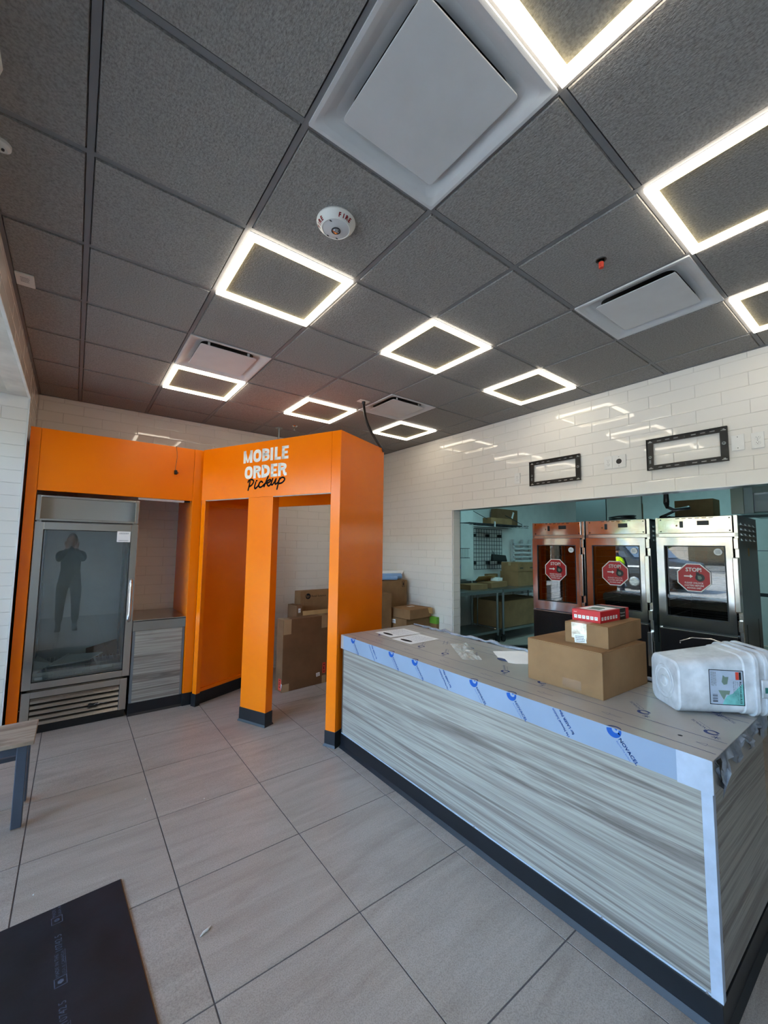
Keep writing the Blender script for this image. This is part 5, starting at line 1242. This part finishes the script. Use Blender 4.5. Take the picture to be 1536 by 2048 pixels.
b = B(); lo = [(x, -.95 + (.12 if z > 1.5 else 0), z) for x, z in prof]; hi = [(x, .95 - (.12 if z > 1.5 else 0), z) for x, z in prof]; b.hull(lo, hi); build('body', b, 'van_paint', vn, bevel=.06, smooth=40, local=True)
build('windshield', B().hull([(1.74,-.78,1.36),(1.74,.78,1.36),(1.70,.78,1.34),(1.70,-.78,1.34)], [(1.20,-.70,2.03),(1.20,.70,2.03),(1.14,.70,2.0),(1.14,-.70,2.0)]), 'dark_glass', vn, local=True)
for s in (-1, 1):
    build('side_window', B().hull([(.55,s*.955,1.35),(1.55,s*.955,1.35),(1.10,s*.86,1.95),(.55,s*.86,1.95)], [(.55,s*.93,1.35),(1.55,s*.93,1.35),(1.10,s*.84,1.95),(.55,s*.84,1.95)]), 'dark_glass', vn, local=True)
    build('side_stripe', B().box(-2.6, 2.5, s*.955-.004, s*.955+.004, .95, 1.02), 'white', vn, local=True); build('rear_lamp', B().box(-2.78,-2.70,s*.85-.06,s*.85+.06,.9,1.4), 'red', vn, local=True)
    for x in (-1.75, 1.75):
        wh = build('wheel', B().cyl((x,s*.72,.35),(x,s*.97,.35),.36,.36,24), 'tyre', vn, local=True); build('hub_cap', B().cyl((x,s*.971,.35),(x,s*.99,.35),.2,.17,16), 'zinc', wh, local=True)
for i, (y, h_) in enumerate(((-8,7),(1,6),(10,8),(17,7))):
    tr_ = thing('street_tree', ['leafy tree beyond the parking lot, south end','leafy tree beyond the parking lot, behind the van','tall leafy tree beyond the parking lot','leafy tree beyond the parking lot, north end'][i], 'tree', (-30, y, -.06)); q = random.Random(i); b = B()
    for _ in range(26):
        c = Vector((q.gauss(0,1.1), q.gauss(0,1.1), h_*.68+q.gauss(0,1.0)))
        bm = bmesh.new(); bmesh.ops.create_icosphere(bm, subdivisions=1, radius=q.uniform(.5,1.0)); b.mesh([v_.co + c + Vector((q.uniform(-.1,.1),q.uniform(-.1,.1),0)) for v_ in bm.verts], [tuple(v_.index for v_ in f.verts) for f in bm.faces]); bm.free()
    build('crown', b, 'leaf', tr_, local=True); build('trunk', B().cyl((0,0,0),(0,0,h_*.6),.18,.10,9), 'bark', tr_, local=True)

# ------------------------------------------------------------------ people (seen only as reflections)
def skin_mesh(name, verts, edges, radii, mat, parent, levels=2, root=0):
    me = bpy.data.meshes.new(name); me.from_pydata(verts, edges, []); o = bpy.data.objects.new(name, me); put(o, parent)
    sk = o.modifiers.new('skin', 'SKIN'); sk.use_smooth_shade = True
    layer = me.skin_vertices[0] if me.skin_vertices else None
    if layer is None:
        bm = bmesh.new(); bm.from_mesh(me); bm.verts.layers.skin.verify(); bm.to_mesh(me); bm.free(); layer = me.skin_vertices[0]
    for i, r in enumerate(radii): layer.data[i].radius = (r, r) if not isinstance(r, tuple) else r; layer.data[i].use_root = (i == root)
    ss_ = o.modifiers.new('smooth', 'SUBSURF'); ss_.levels = 1; ss_.render_levels = levels; me.materials.append(M[mat]); return o
def person(label, loc, rz, hands, vest, shirt, trousers):
    """standing figure looking along local +y; hands = (left, right) targets"""
    t = thing('person', label, 'person', loc, rz)
    V = [(0,0,.94),(0,.0,1.10),(0,-.01,1.28),(0,-.015,1.42),(0,-.005,1.50),(0,.015,1.60)]; rad = [(.155,.115),(.150,.11),(.175,.12),(.13,.09),(.055,.055),(.06,.06)]; Ed = [(0,1),(1,2),(2,3),(3,4),(4,5)]
    for s, h_ in ((-1, hands[0]), (1, hands[1])):
        hv = Vector(h_); sh = Vector((s*.19,-.01,1.40)); mid = (sh+hv)/2 + Vector((s*.05,-.03,-.17)); k = len(V)
        V += [tuple(sh), tuple(mid), tuple(hv)]; rad += [.062,.045,.030]; Ed += [(3,k),(k,k+1),(k+1,k+2)]
        k = len(V); V += [(s*.10,0,.84),(s*.115,.015,.48),(s*.12,-.01,.09),(s*.125,.14,.045)]; rad += [.095,.062,.043,.040]; Ed += [(0,k),(k,k+1),(k+1,k+2),(k+2,k+3)]
    body = skin_mesh('body', V, Ed, rad, shirt, t)
    tv_ = []; te = []; trd = []
    for s in (-1, 1): k = len(tv_); tv_ += [(s*.02,0,.93),(s*.10,0,.84),(s*.115,.015,.48),(s*.12,-.01,.13)]; trd += [.10,.105,.074,.060]; te += [(k,k+1),(k+1,k+2),(k+2,k+3)]
    te.append((0,4)); skin_mesh('trousers', tv_, te, trd, trousers, t)
    hm = bmesh.new(); bmesh.ops.create_uvsphere(hm, u_segments=24, v_segments=16, radius=1)
    for v_ in hm.verts:
        x, y, z = v_.co; f = .82 + .18*min(1, max(0, (z+.9)/.9)); jaw = .012 if (z < -.3 and y > 0) else 0
        nose = .020*math.exp(-((x/.16)**2 + ((z+.12)/.20)**2)) if y > .5 else 0; eye = -.008*(math.exp(-(((abs(x)-.36)/.16)**2 + ((z-.08)/.13)**2))) if y > .4 else 0
        mouth = -.004*math.exp(-((x/.26)**2 + ((z+.48)/.06)**2)) if y > .5 else 0
        v_.co = (x*.076*f, y*.096*f + .02 + jaw + nose + eye + mouth, z*.118 + 1.665)
    b = B(); b.mesh([v_.co for v_ in hm.verts], [tuple(v_.index for v_ in f.verts) for f in hm.faces]); hm.free(); head = build('head', b, 'skin', t, smooth=80, local=True)
    hb = B(); bm = bmesh.new(); bmesh.ops.create_uvsphere(bm, u_segments=18, v_segments=12, radius=1)
    keep = [f for f in bm.faces if f.calc_center_median().z > .25 or (f.calc_center_median().y < -.1 and f.calc_center_median().z > -.35)]
    hb.mesh([(v_.co.x*.081, v_.co.y*.101+.012, v_.co.z*.124+1.668) for v_ in bm.verts], [tuple(v_.index for v_ in f.verts) for f in keep]); bm.free(); build('hair', hb, 'hair', head, smooth=80, local=True)
    for s in (-1, 1): build('ear', B().hull([(s*.072,.005,1.64),(s*.072,.03,1.65),(s*.072,.03,1.69),(s*.072,.0,1.69)], [(s*.086,-.004,1.645),(s*.082,.022,1.652),(s*.082,.022,1.688),(s*.088,-.008,1.692)]), 'skin', head, local=True)
    for s, h_ in ((-1, hands[0]), (1, hands[1])):      # palm, four fingers and a thumb from one skeleton
        h_ = Vector(h_); up = Vector((0,.35,.94)) if h_.z > 1.2 else Vector((0,.1,-1)); sd = Vector((-s*1.0,0,0)); hv = [h_, h_+up*.05]; hr = [.024,.034]; he = [(0,1)]
        for i, (o_, l) in enumerate(((-.030,.068),(-.010,.078),(.010,.072),(.030,.056))):
            k = len(hv); b0 = h_+up*.085+sd*(-o_); hv += [tuple(b0), tuple(b0+up*l*.55+Vector((0,.012,0))), tuple(b0+up*l+Vector((0,.035,0)))]; hr += [.0105,.0095,.008]; he += [(1,k),(k,k+1),(k+1,k+2)]
        k = len(hv); hv += [tuple(h_+up*.035+sd*.045), tuple(h_+up*.07+sd*.066+Vector((0,.012,0)))]; hr += [.012,.0095]; he += [(0,k),(k,k+1)]
        skin_mesh('hand', [tuple(p) for p in hv], he, hr, 'skin', t)
    for s in (-1, 1): build('shoe', B().hull([(s*.12-.045,-.09,0),(s*.12+.045,-.09,0),(s*.13+.05,.17,0),(s*.13-.045,.17,0)], [(s*.12-.035,-.08,.09),(s*.12+.035,-.08,.09),(s*.13+.035,.15,.05),(s*.13-.03,.15,.05)]), 'black', t, bevel=.012, local=True)
    if vest:
        b = B(); k = 24; rings = []
        for z, rx, ry in ((.92,.205,.165),(1.10,.205,.165),(1.28,.225,.17),(1.40,.20,.145),(1.46,.13,.11)): rings.append([(rx*math.cos(2*math.pi*i/k), ry*math.sin(2*math.pi*i/k)-.008, z) for i in range(k)])
        for a, c in zip(rings, rings[1:]): b.mesh(a + c, [(i, (i+1) % k, k+(i+1) % k, k+i) for i in range(k)])
        ve = build('vest', b, 'hivis', t, smooth=60, local=True)
        b = B(); a = [(.208*math.cos(2*math.pi*i/k), .168*math.sin(2*math.pi*i/k)-.008, 1.06) for i in range(k)]; c = [(x, y, 1.11) for x, y, z in a]; b.mesh(a + c, [(i, (i+1) % k, k+(i+1) % k, k+i) for i in range(k)]); build('reflective_band', b, 'zinc', ve, local=True)
    return t
person('person in a hi-vis yellow vest standing outside by the van, seen from behind', (-4.2, 3.25, -.06), R(85), ((-.27,.10,.86),(.27,.10,.86)), True, 'cloth_dark', 'cloth_dark')
person('person in dark clothes holding both hands up at face height, reflected in the cooler door', (.02, -1.72, 0), 0, ((-.07,.30,1.50),(.07,.30,1.50)), False, 'cloth_dark', 'cloth_dark')
